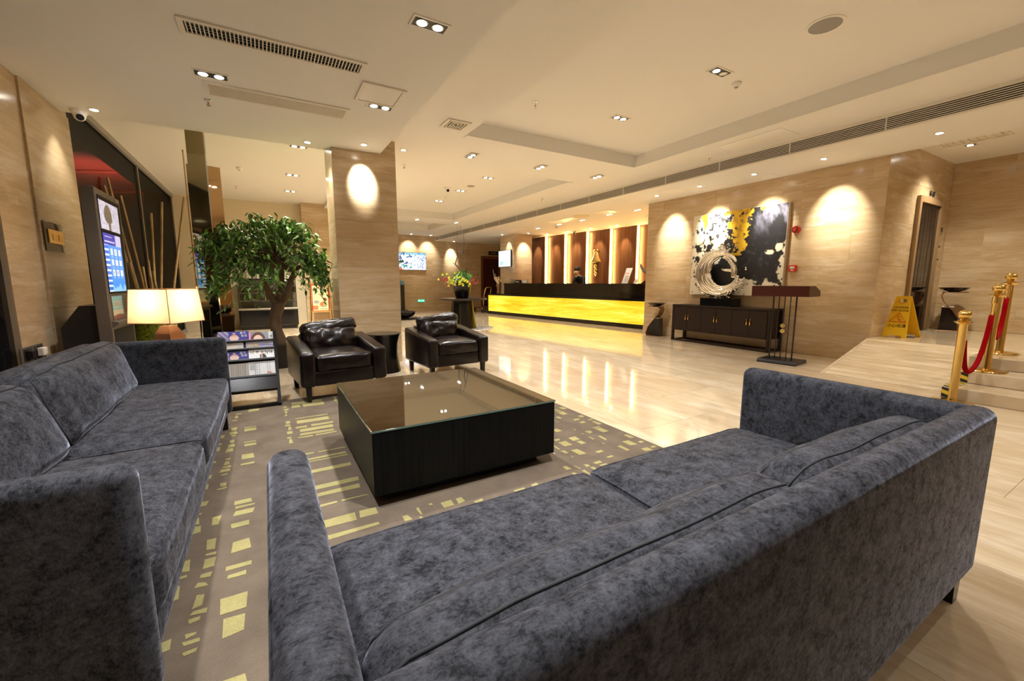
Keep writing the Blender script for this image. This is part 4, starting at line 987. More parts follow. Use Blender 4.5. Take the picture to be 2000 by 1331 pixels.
for r_, z in ((0, 0.732), (1, 0.932)):
    for k in range(8):
        tb = tag(obj('bottle', lathe(B(), [(0.028, 0), (0.028, 0.10), (0.012, 0.135), (0.012, 0.16), (0.0, 0.16)], 10, (0, 0, 0)), ('silver', 'green_glaze', 'copper')[(k + r_) % 3], loc=(0.05 - 0.5 + k * 0.14, 12.45 + 0.28, z + 0.001)), '%s bottle from the left on the %s shelf inside the display fridge' % (('first', 'second', 'third', 'fourth', 'fifth', 'sixth', 'seventh', 'eighth')[k], ('lower', 'middle')[r_]), 'bottle', 'bottles on the %s fridge shelf' % ('lower', 'middle')[r_])
ms = thing('menu_stand', 'gold easel stand holding a food menu poster by the stone pier', 'sign', (1.27, 12.45, 0))
for x in (-0.25, 0.25):
    obj('leg', tube(B(), [(x * 1.08, -0.10, 0.012), (x * 0.86, 0.02, 1.22)], 0.014, 8), 'gold', ms); obj('rear_leg', tube(B(), [(x * 1.08, 0.22, 0.012), (x * 0.86, 0.05, 1.18)], 0.012, 8), 'gold', ms)
    obj('foot', tube(B(), [(x * 1.08, -0.12, 0.014), (x * 1.08, 0.24, 0.014)], 0.013, 8), 'gold', ms)
obj('top_bar', tube(B(), [(-0.22, 0.02, 1.21), (0.22, 0.02, 1.21)], 0.014, 8), 'gold', ms)
bdy = bx(-0.205, 0.205, -0.002, 0.010, 0.42, 1.16); obj('board', bdy, 'red_plastic', ms); obj('bottom_bar', tube(B(), [(-0.24, -0.03, 0.41), (0.24, -0.03, 0.41)], 0.012, 8), 'gold', ms)
def c_menu(s, t):
    if t > 0.955: return (0.55, 0.05, 0.03)
    if ell(s, t, 0.58, 0.87, 0.26, 0.05): return (0.75, 0.15, 0.05) if not (0.4 < s < 0.76 and 0.85 < t < 0.89 and int(s * 30) % 2) else (0.95, 0.8, 0.6)
    if ell(s, t, 0.68, 0.24, 0.25, 0.11): return (0.25, 0.35, 0.32) if not ell(s, t, 0.64, 0.25, 0.17, 0.08) else ((0.7, 0.18, 0.08) if s < 0.68 else (0.75, 0.45, 0.05))
    if ell(s, t, 0.80, 0.42, 0.12, 0.07): return (0.22, 0.08, 0.04)
    if ell(s, t, 0.24, 0.33, 0.18, 0.06): return (0.32, 0.30, 0.36)
    if s < 0.33 and 0.04 < t < 0.20: return (0.80, 0.22, 0.10)
    if s > 0.40 and 0.60 < t < 0.76 and int(t * 50) % 3 == 0 and int(s * 40) % 5: return (0.25, 0.18, 0.14)
    if 0.40 < s < 0.9 and 0.05 < t < 0.08 and int(s * 30) % 3: return (0.2, 0.15, 0.12)
    return (0.86, 0.74, 0.42)
picture('poster', ms, (-0.19, -0.004, 0.44), (0.38, 0, 0), (0, 0, 0.71), 44, 70, c_menu, 'printed')
pp = thing('potted_palm', 'small potted plant with hanging leaves left of the display fridge', 'potted plant', (-0.83, 11.6, 0))
obj('pot', lathe(B(), [(0.13, 0), (0.18, 0.45), (0.19, 0.47), (0.16, 0.47), (0.15, 0.42), (0, 0.42)], 20), 'black_gloss', pp, 50)
bm = B()
for k in range(70):
    th = fr_.uniform(0, 2 * PI); r = fr_.uniform(0.1, 0.26); h = fr_.uniform(0.3, 0.62)
    b0 = [Vector((0, 0, 0.42)), Vector((math.cos(th) * r * 0.5, math.sin(th) * r * 0.5, 0.42 + h)), Vector((math.cos(th) * r, math.sin(th) * r, 0.42 + h * 0.55))]
    tube(bm, [b0[0], b0[1], b0[2]], [0.006, 0.012, 0.002], 3, True, 0.3)
o = obj('foliage', bm, 'grass_leaf', pp); o['kind'] = 'stuff'

# ------------------------------------------------------------------ painting and wall items
pt = thing('painting', 'large square abstract painting in black, white and gold', 'painting', (7.798, 4.83, 0.955))
obj('canvas', rbox(-0.075, 0.0, -0.91, 0.92, 0.0, 1.59, 0.004, 1), 'white_print', pt)
obj('edge_frame', plate(-0.912, 0.922, -0.002, 1.592, -0.03, 0.0, [(-0.905, 0.915, 0.005, 1.585)]) if False else bx(-0.05, -0.01, -0.925, -0.911, 0, 1.59), 'light_wood', pt)
def fb(x, y, o=3, s=0.0):
    a, v, k = 1.0, 0.0, 1.0
    for i in range(o): v += a * noise.noise(Vector((x * k + s, y * k - s, s * 1.7 + i))); a *= 0.55; k *= 2.1
    return v
def c_art(s, t):
    n = fb(s * 7, t * 7, 4, 2.0); m = fb(s * 15, t * 15, 3, 8.0); q = fb(s * 30, t * 26, 2, 5.0)
    wht = (0.80, 0.74, 0.60); blk = (0.010, 0.010, 0.014)
    def blob(cx, cy, rx, ry): return 1 - ((s - cx) / rx) ** 2 - ((t - cy) / ry) ** 2
    w = max(blob(0.20, 0.92, 0.30, 0.30) + 0.25, blob(0.05, 0.80, 0.24, 0.20), blob(0.0, 0.45, 0.07, 0.5), blob(0.03, 0.14, 0.12, 0.24), blob(0.18, 0.0, 0.22, 0.10), blob(0.68, 0.0, 0.16, 0.18), blob(0.90, 0.06, 0.12, 0.12),
            blob(1.03, 0.36, 0.09, 0.33) - 0.1, blob(0.86, 0.49, 0.05, 0.03) - 0.1, blob(0.95, 0.54, 0.04, 0.07), blob(0.30, 0.44, 0.06, 0.07) - 0.15, blob(0.12, 0.50, 0.05, 0.05), blob(0.36, 0.56, 0.07, 0.05) - 0.1)
    w = max(w, -1.2) + 0.55 * n + 0.65 * m
    if s < 0.26 and 0.34 < t < 0.74: w += 0.35 * q + 0.25 * m - 0.10
    if w > 0:
        g = min(1, w * 4); col = tuple(c * (0.55 + 0.45 * g) for c in wht)
        if q < -0.40 or (abs(s - 0.27) < 0.06 and t > 0.82 and q < -0.12): col = (0.04, 0.04, 0.05)
        elif w < 0.16 and t > 0.5: col = (0.50, 0.42, 0.26)
    else:
        col = blk
        if s > 0.58 and t > 0.66:
            st_ = fb(s * 15 + 3 * t, t * 6, 4, 4.0); k = max(0, (t - 0.66) / 0.34) * max(0, st_ + 0.15) * (0.6 + 1.6 * max(0, s - 0.66))
            col = (0.012 + 0.34 * k, 0.012 + 0.34 * k, 0.016 + 0.46 * k)
        elif q > 0.45: col = (0.03, 0.03, 0.036)
    gold = (0.80, 0.50, 0.03)
    if t > 0.80: gx, gw = 0.53, 0.155
    elif t > 0.62: gx, gw = 0.55 + 0.02 * (0.8 - t), 0.10
    else: gx, gw = 0.565 - 0.25 * max(0, 0.60 - t), 0.065
    e = 1 - abs(s - gx) / gw + 0.35 * n
    if t > 0.47 and e > 0 and m * 0.9 + 0.8 * q > -0.10 - 0.55 * e: col = gold if q > -0.15 else (0.62, 0.36, 0.02)
    if abs(s - 0.15 - 0.03 * n) < 0.036 - max(0, 0.9 - t) * 0.35 and t > 0.80: col = (0.74, 0.45, 0.025)
    if ell(s, t, 0.765, 0.985, 0.025, 0.03): col = gold
    return col
picture('painted_face', pt, (-0.0765, 0.915, 0.003), (0, -1.82, 0), (0, 0, 1.584), 260, 220, c_art, 'canvas_paint')
fb_ = thing('fire_bell', 'round red fire alarm sounder right of the painting', 'alarm', (7.798, 3.80, 2.08), -PI / 2)
def fwd(prof, seg=24):
    bm = lathe(B(), prof, seg); bmesh.ops.rotate(bm, verts=bm.verts, cent=(0, 0, 0), matrix=Matrix.Rotation(PI / 2, 3, 'X')); return bm
obj('body', fwd([(0.062, 0.0), (0.064, 0.03), (0.055, 0.06), (0.05, 0.065)]), 'red_plastic', fb_, 40); obj('dome', fwd([(0.034, 0.064), (0.03, 0.075), (0, 0.082)]), 'red_plastic', fb_, 40); obj('ring', fwd([(0.05, 0.064), (0.05, 0.068), (0.04, 0.069), (0.036, 0.064)]), 'black_print', fb_)
cp = thing('fire_call_point', 'square red fire call point right of the painting', 'alarm', (7.798, 3.80, 1.435))
obj('body', rbox(-0.045, 0, -0.06, 0.06, -0.055, 0.055, 0.005, 2), 'red_plastic', cp); obj('press_plate', bx(-0.048, -0.045, -0.035, 0.035, -0.005, 0.035), 'paper', cp); obj('arrow_label', bx(-0.047, -0.045, -0.02, 0.02, -0.04, -0.02), 'white_print', cp)

# ------------------------------------------------------------------ sideboard
sb = thing('sideboard', 'dark wooden six-door sideboard on an open base below the painting', 'sideboard', (7.35, 4.865, 0))
DW = 'dark_wood'
obj('top', rbox(-0.015, 0.42, -0.99, 0.99, 0.715, 0.75, 0.003, 1), DW, sb); obj('body', bx(0.012, 0.41, -0.965, 0.965, 0.22, 0.715), DW, sb)
for y in (-0.975, 0.975):
    for x in (0.022, 0.39): obj('leg', bx(x - 0.022, x + 0.022, y - 0.022, y + 0.022, 0.0, 0.715), DW, sb)
for x in (0.022, 0.39): obj('floor_rail', bx(x - 0.02, x + 0.02, -0.953, 0.953, 0.0, 0.03), DW, sb)
for y in (-0.975, 0.975): obj('side_rail', bx(0.044, 0.368, y - 0.02, y + 0.02, 0.0, 0.03), DW, sb)
for k in range(6):
    y0 = -0.945 + k * 0.315
    d = obj('door', rbox(-0.004, 0.012, y0 + 0.002, y0 + 0.313, 0.235, 0.705, 0.002, 1), DW, sb)
    hy = y0 + (0.285 if k % 2 == 0 else 0.03)
    obj('handle', tube(B(), [(-0.004, hy, 0.44), (-0.022, hy, 0.45), (-0.024, hy, 0.50), (-0.022, hy, 0.55), (-0.004, hy, 0.56)], 0.008, 6), 'brass', d)

# ------------------------------------------------------------------ sculpture
sc = thing('wave_sculpture', 'silver splashing wave ring sculpture on a black block, on the sideboard', 'sculpture', (7.56, 4.95, 0.75))
obj('plinth', rbox(-0.14, 0.14, -0.33, 0.33, 0.0, 0.15, 0.004, 1), 'black_gloss', sc)
sr = random.Random(4); sb_ = B()
CZ, CY, RR = 0.64, 0.03, 0.36
def ringp(a, r, x): return (x, CY - r * math.cos(a), CZ + r * math.sin(a))   # a measured in the wall plane, +cos toward the lift side
# main crescent: from the tip at upper right, over the left side, round the bottom to the right
N = 64; A0, A1 = math.radians(35), math.radians(350)
def thick(f): return 0.014 + 0.125 * math.sin(PI * min(1, max(0, (f - 0.03) / 0.97))) ** 1.3
for part_ in range(3):
    pts, rs = [], []
    for i in range(N + 1):
        f = i / N; a = A0 + (A1 - A0) * f; T = thick(f); k = (part_ - 1) * 0.5
        pts.append(ringp(a, RR + T * k + 0.02 * noise.noise(Vector((f * 8, part_ * 3, 7))), 0.01 * part_)); rs.append(0.012 + T * 0.50)
    tube(sb_, pts, rs, 12, True, 0.7)
for strand in range(34):
    ph = sr.uniform(0, 2 * PI); off = sr.uniform(0.15, 1.0); pts, rs = [], []
    s0 = sr.uniform(0, 0.22); s1 = sr.uniform(0.74, 1.0)
    for i in range(N + 1):
        f = s0 + (s1 - s0) * i / N; a = A0 + (A1 - A0) * f; T = thick(f)
        tw = ph + 1.3 * f; rr = RR + T * 0.95 * off * math.cos(tw) + 0.030 * noise.noise(Vector((f * 9, strand * 0.37, 0))) * min(1, T * 9); xx = T * 0.6 * off * math.sin(tw)
        pts.append(ringp(a, rr, xx)); e = min(1, i / 6, (N - i) / 6 + 0.15)
        rs.append((0.007 + 0.42 * T * (1.1 - 0.5 * off)) * (0.25 + 0.75 * e))
    tube(sb_, pts, rs, 7)
for strand in range(10):   # thin inner tongue rising up the right side to the top and the stub pointing inward
    pts, rs = [], []
    for i in range(25):
        f = i / 24; a = math.radians(-20) + f * math.radians(95 + sr.uniform(-6, 6)); rr = 0.30 - 0.02 * math.sin(f * PI) + 0.015 * math.sin(strand * 2 + f * 5)
        pts.append(ringp(a, rr, 0.03 * math.cos(strand + f * 3))); rs.append(0.036 * (1 - 0.5 * f))
    tube(sb_, pts, rs, 7)
tube(sb_, [ringp(math.radians(0), 0.30, 0), ringp(math.radians(8), 0.22, 0), ringp(math.radians(18), 0.12, 0), ringp(math.radians(60), 0.06, 0)], [0.045, 0.034, 0.024, 0.03], 9)
for k in range(110):        # splashes off the rim
    f = sr.uniform(0.12, 0.98); a = A0 + (A1 - A0) * f; T = thick(f); L = sr.uniform(0.02, 0.075); b = a + sr.uniform(-0.25, 0.1)
    tube(sb_, [ringp(a, RR + T * 0.7, 0), ringp((a + b) / 2, RR + T * 0.9 + L * 0.6, sr.uniform(-0.03, 0.03)), ringp(b, RR + T * 0.9 + L, sr.uniform(-0.05, 0.05))], [0.018, 0.010, 0.013], 6)
for k in range(9):
    a = math.radians(-46) + k * 0.05; tube(sb_, [ringp(a, 0.36, 0), ringp(a + 0.08, 0.43, 0.02), ringp(a + 0.16, 0.47 + 0.015 * (k % 3), 0.02)], [0.024, 0.015, 0.006], 6)
for k in range(14):
    a = sr.uniform(0, 2 * PI); p = ringp(a, RR + thick(0.5) * 0.8 + sr.uniform(0.02, 0.09), sr.uniform(-0.05, 0.05)); r = bmesh.ops.create_icosphere(sb_, subdivisions=2, radius=sr.uniform(0.008, 0.018))
    for v in r['verts']: v.co += Vector(p)
for p, rad in ((ringp(math.radians(5), 0.50, 0), 0.02), (ringp(math.radians(9), 0.50, 0), 0.015), (ringp(A0, RR, 0), 0.03)):
    r = bmesh.ops.create_icosphere(sb_, subdivisions=2, radius=rad)
    for v in r['verts']: v.co += Vector(p)
obj('wave', sb_, 'silver', sc, True)

# ------------------------------------------------------------------ lectern
le = thing('lectern', 'standing lectern with a dark red wooden desk on thin black rods', 'lectern', (6.62, 3.30, 0), math.radians(8))
bm = B(); prism(bm, [(-0.16, 0), (0.30, 0), (0.30, 0.02), (0.27, 0.05), (-0.13, 0.05), (-0.16, 0.02)], 'y', -0.26, 0.26)
obj('foot', bm, 'black_plastic', le)
bm = B(); prism(bm, [(-0.25, 1.0), (0.22, 1.0), (0.22, 1.07), (-0.02, 1.15), (-0.25, 1.15)], 'y', -0.37, 0.37); obj('desk', bm, 'dark_wood_red', le)
ys = [-0.15, -0.075, 0, 0.075, 0.15]
for k, y in enumerate(ys):
    if k == 2:
        obj('rod', tube(B(), [(0, y, 0.05), (0, y, 0.44)], 0.007, 6), 'black_plastic', le); obj('rod', tube(B(), [(0, y, 0.60), (0, y, 1.0)], 0.007, 6), 'black_plastic', le)
    else: obj('rod', tube(B(), [(0, y, 0.05), (0, y, 1.0)], 0.011 if k in (0, 4) else 0.007, 6), 'black_plastic', le)
for z in (0.48, 0.56):
    obj('diamond_frame', tube(B(), [(0, 0, z - 0.04), (0, 0.06, z), (0, 0, z + 0.04), (0, -0.06, z), (0, 0, z - 0.04)], 0.005, 5), 'black_plastic', le)
    bm = B(); cyl(bm, (0, 0, -0.003), 0.032, 0.006, 18); bmesh.ops.rotate(bm, verts=bm.verts, cent=(0, 0, 0), matrix=Matrix.Rotation(PI / 2, 3, 'Y'))
    for v in bm.verts: v.co.z += z
    obj('gold_disc', bm, 'gold', le)

# ------------------------------------------------------------------ curved ash bins
def ashbin(label, loc, rotz):
    t = thing('ash_bin', label, 'bin', loc, rotz, 'curved ash bins by the stone walls')
    pr = [(0.14, 0.0), (0.165, 0.06), (0.12, 0.20), (0.0, 0.36), (-0.11, 0.50), (-0.145, 0.60), (-0.12, 0.655)]
    bm = B(); out = [(x + 0.012, z) for x, z in pr]; prism(bm, pr + list(reversed(out)), 'y', -0.12, 0.12); obj('curved_strip', bm, 'copper', t)
    obj('foot', rbox(-0.17, 0.17, -0.12, 0.12, 0.0, 0.012, 0.003, 1), 'copper', t)
    bm = B(); prism(bm, [(-0.13, 0.013), (0.09, 0.013), (0.085, 0.22), (-0.02, 0.40), (-0.12, 0.40)], 'y', -0.10, 0.10); obj('bin_body', bm, 'black_gloss', t)
    obj('bin_rim', rbox(-0.125, 0.03, -0.105, 0.105, 0.40, 0.42, 0.004, 1), 'steel', t); obj('shelf', rbox(-0.14, 0.17, -0.09, 0.09, 0.655, 0.667, 0.003, 1), 'copper', t)
    obj('ash_dish', lathe(B(), [(0.06, 0.668), (0.15, 0.70), (0.195, 0.735), (0.19, 0.74), (0.06, 0.69), (0, 0.685)], 28), 'black_gloss', t, 40)
    return t
ashbin('curved copper ash bin left of the sideboard', (7.56, 6.47, 0), PI / 2 + 0.25)
ashbin('curved copper ash bin beside the lift door on the landing', (10.10, 2.36, 0.375), math.radians(-74))

# ------------------------------------------------------------------ lift
lf = thing('door_2', 'lift with a dark bronze door and stone-coloured frame', 'lift', (9.48, 2.648, 0.375)); lf['kind'] = 'structure'
obj('door_leaf', bx(-0.44, -0.002, -0.012, 0, 0.0, 2.09), 'lift_bronze' if 'lift_bronze' in M else 'black_gloss', lf); obj('door_leaf', bx(0.002, 0.44, -0.012, 0, 0.0, 2.09), 'black_gloss', lf)
for x in (-0.53, 0.44): obj('jamb', bx(x, x + 0.09, -0.045, 0, 0, 2.18), 'stone_brown', lf)
obj('head', bx(-0.44, 0.44, -0.045, 0, 2.09, 2.18), 'stone_brown', lf); obj('threshold', bx(-0.44, 0.44, -0.05, 0, 0, 0.004), 'steel', lf)
for x0 in (-0.40, 0.05):
    for k in range(2):
        x = x0 + 0.10 + 0.16 * k; pts = [(x + 0.03 * noise.noise(Vector((z * 2.2, k, x0))), -0.013, z) for z in [0.05 + 0.1 * i for i in range(21)]]
        obj('door_inlay', tube(B(), pts, 0.0025, 4), 'lift_inlay', lf)
text('floor_numbers', lf, '1F-8F', 0.115, (0.06, -0.006, 2.225), (1, 0, 0), (0, 0, 1), 'black_print', 0.004)
ld = thing('lift_display', 'small lift floor display on the wall right of the lift', 'lift panel', (10.18, 2.648, 2.10)); obj('plate', rbox(-0.06, 0.06, -0.012, 0, -0.06, 0.06, 0.003, 1), 'steel', ld); obj('screen', bx(-0.04, 0.04, -0.014, -0.012, -0.03, 0.04), 'black_gloss', ld)
lb = thing('lift_buttons', 'tall narrow lift call button plate right of the lift', 'lift panel', (10.17, 2.648, 1.765)); obj('plate', rbox(-0.045, 0.045, -0.012, 0, -0.21, 0.21, 0.003, 1), 'chrome', lb)
for z in (-0.17, 0.05): obj('button', fwd([(0.018, 0.012), (0.016, 0.018), (0, 0.018)], 14), 'black_gloss', lb, loc=(0, 0, z))

# ------------------------------------------------------------------ wet floor sign
wf = thing('wet_floor_sign', 'yellow folding wet floor caution sign on the landing', 'sign', (8.30, 2.46, 0.376), math.radians(-99))
def wf_panel(name, y0, y1, z1):
    # panel in xz plane with handle slot and foot notch, leaning
    HH = 0.62; outline = [(-0.155, 0), (-0.10, 0), (-0.08, 0.03), (0.08, 0.03), (0.10, 0), (0.155, 0), (0.09, HH), (-0.09, HH)]
    bm = B()
    def P_(x, z, d): f = z / HH; return Vector((x, y0 + (y1 - y0) * f + d, z))
    quads = [[(-0.155, 0), (-0.10, 0), (-0.08, 0.03), (-0.1517, 0.03)], [(0.10, 0), (0.155, 0), (0.1517, 0.03), (0.08, 0.03)],
             [(-0.1517, 0.03), (0.1517, 0.03), (0.1, 0.525), (-0.1, 0.525)], [(-0.1, 0.525), (-0.055, 0.525), (-0.055, 0.575), (-0.0947, 0.575)], [(0.055, 0.525), (0.1, 0.525), (0.0947, 0.575), (0.055, 0.575)], [(-0.0947, 0.575), (0.0947, 0.575), (0.09, HH), (-0.09, HH)]]
    for q in quads:
        a = [bm.verts.new(P_(x, z, 0)) for x, z in q]; b = [bm.verts.new(P_(x, z, 0.01)) for x, z in q]
        bm.faces.new(a); bm.faces.new(list(reversed(b)))
        for i in range(4): j = (i + 1) % 4; bm.faces.new((a[j], a[i], b[i], b[j]))
    bmesh.ops.recalc_face_normals(bm, faces=list(bm.faces)); return obj(name, bm, 'yellow_plastic', wf)
fp = wf_panel('front_panel', -0.15, -0.01, 0.62); wf_panel('rear_panel', 0.23, 0.006, 0.62)
vv = Vector((0, 0.14, 0.62)).normalized()
def wp(x, z): return Vector((x, -0.15 + 0.14 * z / 0.62 - 0.0025, z))
text('warning_text', fp, 'CAUTION', 0.044, wp(0, 0.435), (1, 0, 0), vv, 'black_print', 0.0008, 'CENTER', 0.95); text('warning_text', fp, 'WET FLOOR', 0.040, wp(0, 0.39), (1, 0, 0), vv, 'black_print', 0.0008, 'CENTER', 0.95)
text('warning_text', fp, '小心地滑', 0.062, wp(0, 0.155), (1, 0, 0), vv, 'black_print', 0.0008, 'CENTER', 0.95)
bm = B(); c3 = [wp(-0.105, 0.235), wp(0.105, 0.235), wp(0, 0.37), wp(-0.105, 0.235), wp(0.105, 0.235)]; tube(bm, c3, 0.0075, 6, True, 0.4); obj('warning_triangle', bm, 'red_print', fp)
bm = B(); tube(bm, [wp(0.0, 0.305), wp(0.005, 0.275), wp(0.03, 0.243)], 0.007, 6, True, 0.4); tube(bm, [wp(0.0, 0.275), wp(0.035, 0.27), wp(0.05, 0.262)], 0.006, 6, True, 0.4); tube(bm, [wp(-0.055, 0.28), wp(-0.02, 0.302), wp(0.035, 0.312)], 0.005, 6, True, 0.4)
r = bmesh.ops.create_icosphere(bm, subdivisions=1, radius=0.010)
for v in r['verts']: v.co = Vector((v.co.x, v.co.y * 0.3, v.co.z)) + wp(-0.01, 0.325)
obj('falling_figure', bm, 'red_print', fp); obj('red_dash', tube(B(), [wp(-0.02, 0.508), wp(0.02, 0.508)], 0.005, 5, True, 0.4), 'red_print', fp)

# ------------------------------------------------------------------ rope posts
def post(label, loc):
    t = thing('stanchion', label, 'rope post', loc, 0, 'brass rope posts by the steps')
    obj('base', lathe(B(), [(0.155, 0), (0.16, 0.008), (0.155, 0.018), (0.06, 0.026), (0.05, 0.03)], 36), 'brass', t, 40)
    obj('pole', lathe(B(), [(0.038, 0.024), (0.033, 0.06), (0.033, 0.80), (0.036, 0.815)], 24), 'brass', t, 40)
    obj('collar', lathe(B(), [(0.038, 0.795), (0.07, 0.815), (0.07, 0.820), (0.035, 0.83), (0.02, 0.85)], 28), 'brass', t, 40)
    r = lathe(B(), [(0.022, 0.845)] + [(0.05 * math.sin(a), 0.888 - 0.046 * math.cos(a)) for a in [0.45 + 0.27 * i for i in range(10)]] + [(0.0, 0.934)], 24); obj('finial', r, 'brass', t, True)
    return t
P3 = [(5.86, 1.27, 0.001), (6.645, 1.22, 0.2505), (7.35, 1.27, 0.376)]
for p, s in zip(P3, ('nearest post, at the foot of the steps', 'middle post, on the second step', 'farthest post, on the landing')): post('brass rope post with a ball top, ' + s, p)
def rope(label, a, b, sag):
    t = thing('barrier_rope', label, 'rope', a, 0, 'red velvet ropes between the brass posts'); d = Vector(b) - Vector(a); dx = Vector((d.x, d.y, 0)).normalized()
    s, e = Vector((0, 0, 0)) + dx * 0.055, d - dx * 0.055; pts = []
    for i in range(25):
        f = i / 24; p = s.lerp(e, f); p.z -= sag * (1 - (2 * f - 1) ** 4) ** 0.8 * (0.75 + 0.25 * math.sin(PI * f)); pts.append(p)
    obj('cord', tube(B(), pts[1:-1], 0.021, 12), 'red_velvet', t, True)
    for k, (p, q) in enumerate(((s, pts[1]), (e, pts[-2]))):
        dd = (q - p).normalized(); obj('end_cap', tube(B(), [p - Vector((dx if k == 0 else -dx)) * 0.015, p, p + dd * 0.07], [0.012, 0.020, 0.024], 12), 'brass', t)
rope('red velvet rope between the nearest and middle posts', (5.86, 1.27, 0.80), (6.645, 1.22, 1.05), 0.62)
rope('red velvet rope between the middle and farthest posts', (6.645, 1.22, 1.05), (7.35, 1.27, 1.176), 0.52)
# ------------------------------------------------------------------ reception: wall panels with light slots
PA = Vector((9.55, 14.67, 0)); PD = Vector((0.159, -0.987, 0)).normalized(); PN = Vector((-PD.y, PD.x, 0)) * -1
def pw(u, w, z): return PA + PD * u + PN * w + Vector((0, 0, z))
def frame_box(bm, org, du, dn, u0, u1, w0, w1, z0, z1):
    vs = box(bm, u0, u1, w0, w1, z0, z1)
    for v in vs: v.co = org + du * v.co.x + dn * v.co.y + Vector((0, 0, v.co.z))
    return vs
wq = B(); frame_box(wq, PA, PD, PN, -0.1, 7.6, -0.25, -0.06, 0, 3.2); bmesh.ops.recalc_face_normals(wq, faces=list(wq.faces))
wrec = struct('wall_reception', wq, 'cream_plaster', 'wall behind the front desk carrying the wooden panels')
US = [-0.05, 0.91, 1.95, 3.0, 4.03, 5.07, 6.12, 7.2]
for k in range(7):
    u0, u1 = US[k] + 0.004, US[k + 1]
    bm = B(); prism(bm, [tuple(pw(u, w, 0).xy) for u, w in ((u0, -0.05), (u1, 0.13), (u1, 0.155), (u0, -0.02))], 'z', 0.0, 2.985)
    pnl = obj('wood_panel', bm, 'panel_wood', wrec)
    bm = B()
    for j in range(26):
        f = (j + 0.5) / 26; u = u0 + (u1 - u0) * f; w = -0.02 + 0.175 * f
        a, b = u - 0.007, u + 0.007
        prism(bm, [tuple(pw(uu, ww, 0).xy) for uu, ww in ((a, w - 0.002), (b, w + 0.0005), (u, w + 0.006))], 'z', 0.0, 2.985)
    obj('ribs', bm, 'panel_wood', pnl)
    if k < 6:
        bm = B(); frame_box(bm, PA, PD, PN, u1 + 0.001, u1 + 0.010, 0.02, 0.10, 0.05, 2.95); bmesh.ops.recalc_face_normals(bm, faces=list(bm.faces)); obj('light_strip', bm, 'led_warm', wrec)
# spots washing the wooden panels
for k, (u, s) in enumerate(((0.45, 'first'), (1.45, 'second'), (2.5, 'third'), (3.55, 'fourth'), (4.6, 'fifth'))):
    p = pw(u, 0.55, 3.0); q = pw(u, 0.08, 2.2); eye('small spotlight close to the %s wooden panel from the column' % s, p.x, p.y, p.z, 30, tuple(q), 50)

# ------------------------------------------------------------------ front desk
OA = Vector((7.42, 14.55, 0)); OD = Vector((0.125, -0.992, 0)).normalized(); ON = Vector((0.992, 0.125, 0)).normalized()
def cw(u, v, z): return OA + OD * u + ON * v + Vector((0, 0, z))
CL = 7.35
ctr = thing('reception_counter', 'long front desk of black marble with glowing yellow onyx front', 'counter', tuple(OA))
def cbox(name, u0, u1, v0, v1, z0, z1, mat, parent=ctr):
    bm = B(); frame_box(bm, Vector((0, 0, 0)), OD, ON, u0, u1, v0, v1, z0, z1); bmesh.ops.recalc_face_normals(bm, faces=list(bm.faces)); return obj(name, bm, mat, parent)
cbox('plinth', 0, CL, 0.0, 0.35, 0.0, 0.11, 'dark_marble'); cbox('ledge', -0.01, CL, -0.02, 0.42, 0.715, 0.775, 'dark_marble')
cbox('end_panel', 0.0, 0.06, 0.0, 0.40, 0.11, 0.715, 'dark_marble'); cbox('core', 0.06, CL, 0.06, 0.40, 0.11, 0.715, 'cream_plaster')
cbox('upper_core', 0.725, CL, 0.30, 0.64, 0.775, 1.13, 'black_plastic')
uf = [0.72, 2.05, 3.40, 4.70, 5.85, 6.75, CL]
for a_, b_ in zip(uf, uf[1:]): cbox('front_slab', a_ + 0.0015, b_ - 0.0015, 0.28, 0.298, 0.777, 1.128, 'dark_marble')
cbox('counter_top', 0.70, CL, 0.26, 0.66, 1.13, 1.17, 'dark_marble'); cbox('work_base', 0.72, CL, 0.42, 0.64, 0.0, 0.774, 'dark_marble')
ou = [0.064, 0.85, 2.55, 4.05, 5.35, 6.5, CL]
for a, b in zip(ou, ou[1:]): cbox('onyx_panel', a + 0.002, b - 0.002, 0.01, 0.055, 0.112, 0.713, 'lit_onyx')
# things on the desk
def on_desk(name, label, cat, u, v, z, turn=0.0, group=None): return thing(name, label, cat, tuple(cw(u, v, z)), math.atan2(OD.y, OD.x) + turn, group)   # local +x along the desk, +y toward staff
t = on_desk('desk_sign', 'small black tilted sign on the left end of the desk', 'sign', 1.42, 0.40, 1.171)
bm = B(); prism(bm, [(-0.05, 0), (0.06, 0), (0.02, 0.12), (0.005, 0.12)], 'x', -0.16, 0.16); obj('board', bm, 'black_gloss', t)
for k in range(4): obj('letter_bar', bx(-0.09 + 0.045 * k, -0.065 + 0.045 * k, -0.037, -0.030, 0.035, 0.062), 'white_print', t)
t = on_desk('leaflet_holder', 'blue and white leaflet holder beside the small black sign', 'leaflet', 1.82, 0.42, 1.171)
bm = B(); prism(bm, [(-0.04, 0), (0.06, 0), (0.02, 0.11), (0.01, 0.11)], 'x', -0.13, 0.13); obj('stand', bm, 'tinted_glass' if False else 'grey_plastic', t); obj('leaflet', bx(-0.10, 0.10, -0.045, -0.040, 0.01, 0.105), 'white_print', t); obj('blue_band', bx(-0.125, -0.10, -0.045, -0.040, 0.0, 0.105), 'blue_print' if 'blue_print' in M else 'kiosk_grey', t)
for k, (u, h) in enumerate(((1.02, 0.16), (1.14, 0.12))):
    t = on_desk('bud_vase', ('taller', 'shorter')[k] + ' clear vase on the left end of the desk', 'vase', u, 0.42, 1.171); obj('glass', lathe(B(), [(0.035, 0), (0.04, 0.05), (0.022, h * 0.7), (0.026, h)], 14), 'thin_glass', t); obj('water', lathe(B(), [(0.03, 0.004), (0.033, 0.04), (0, 0.041)], 12), 'white_plastic', t)
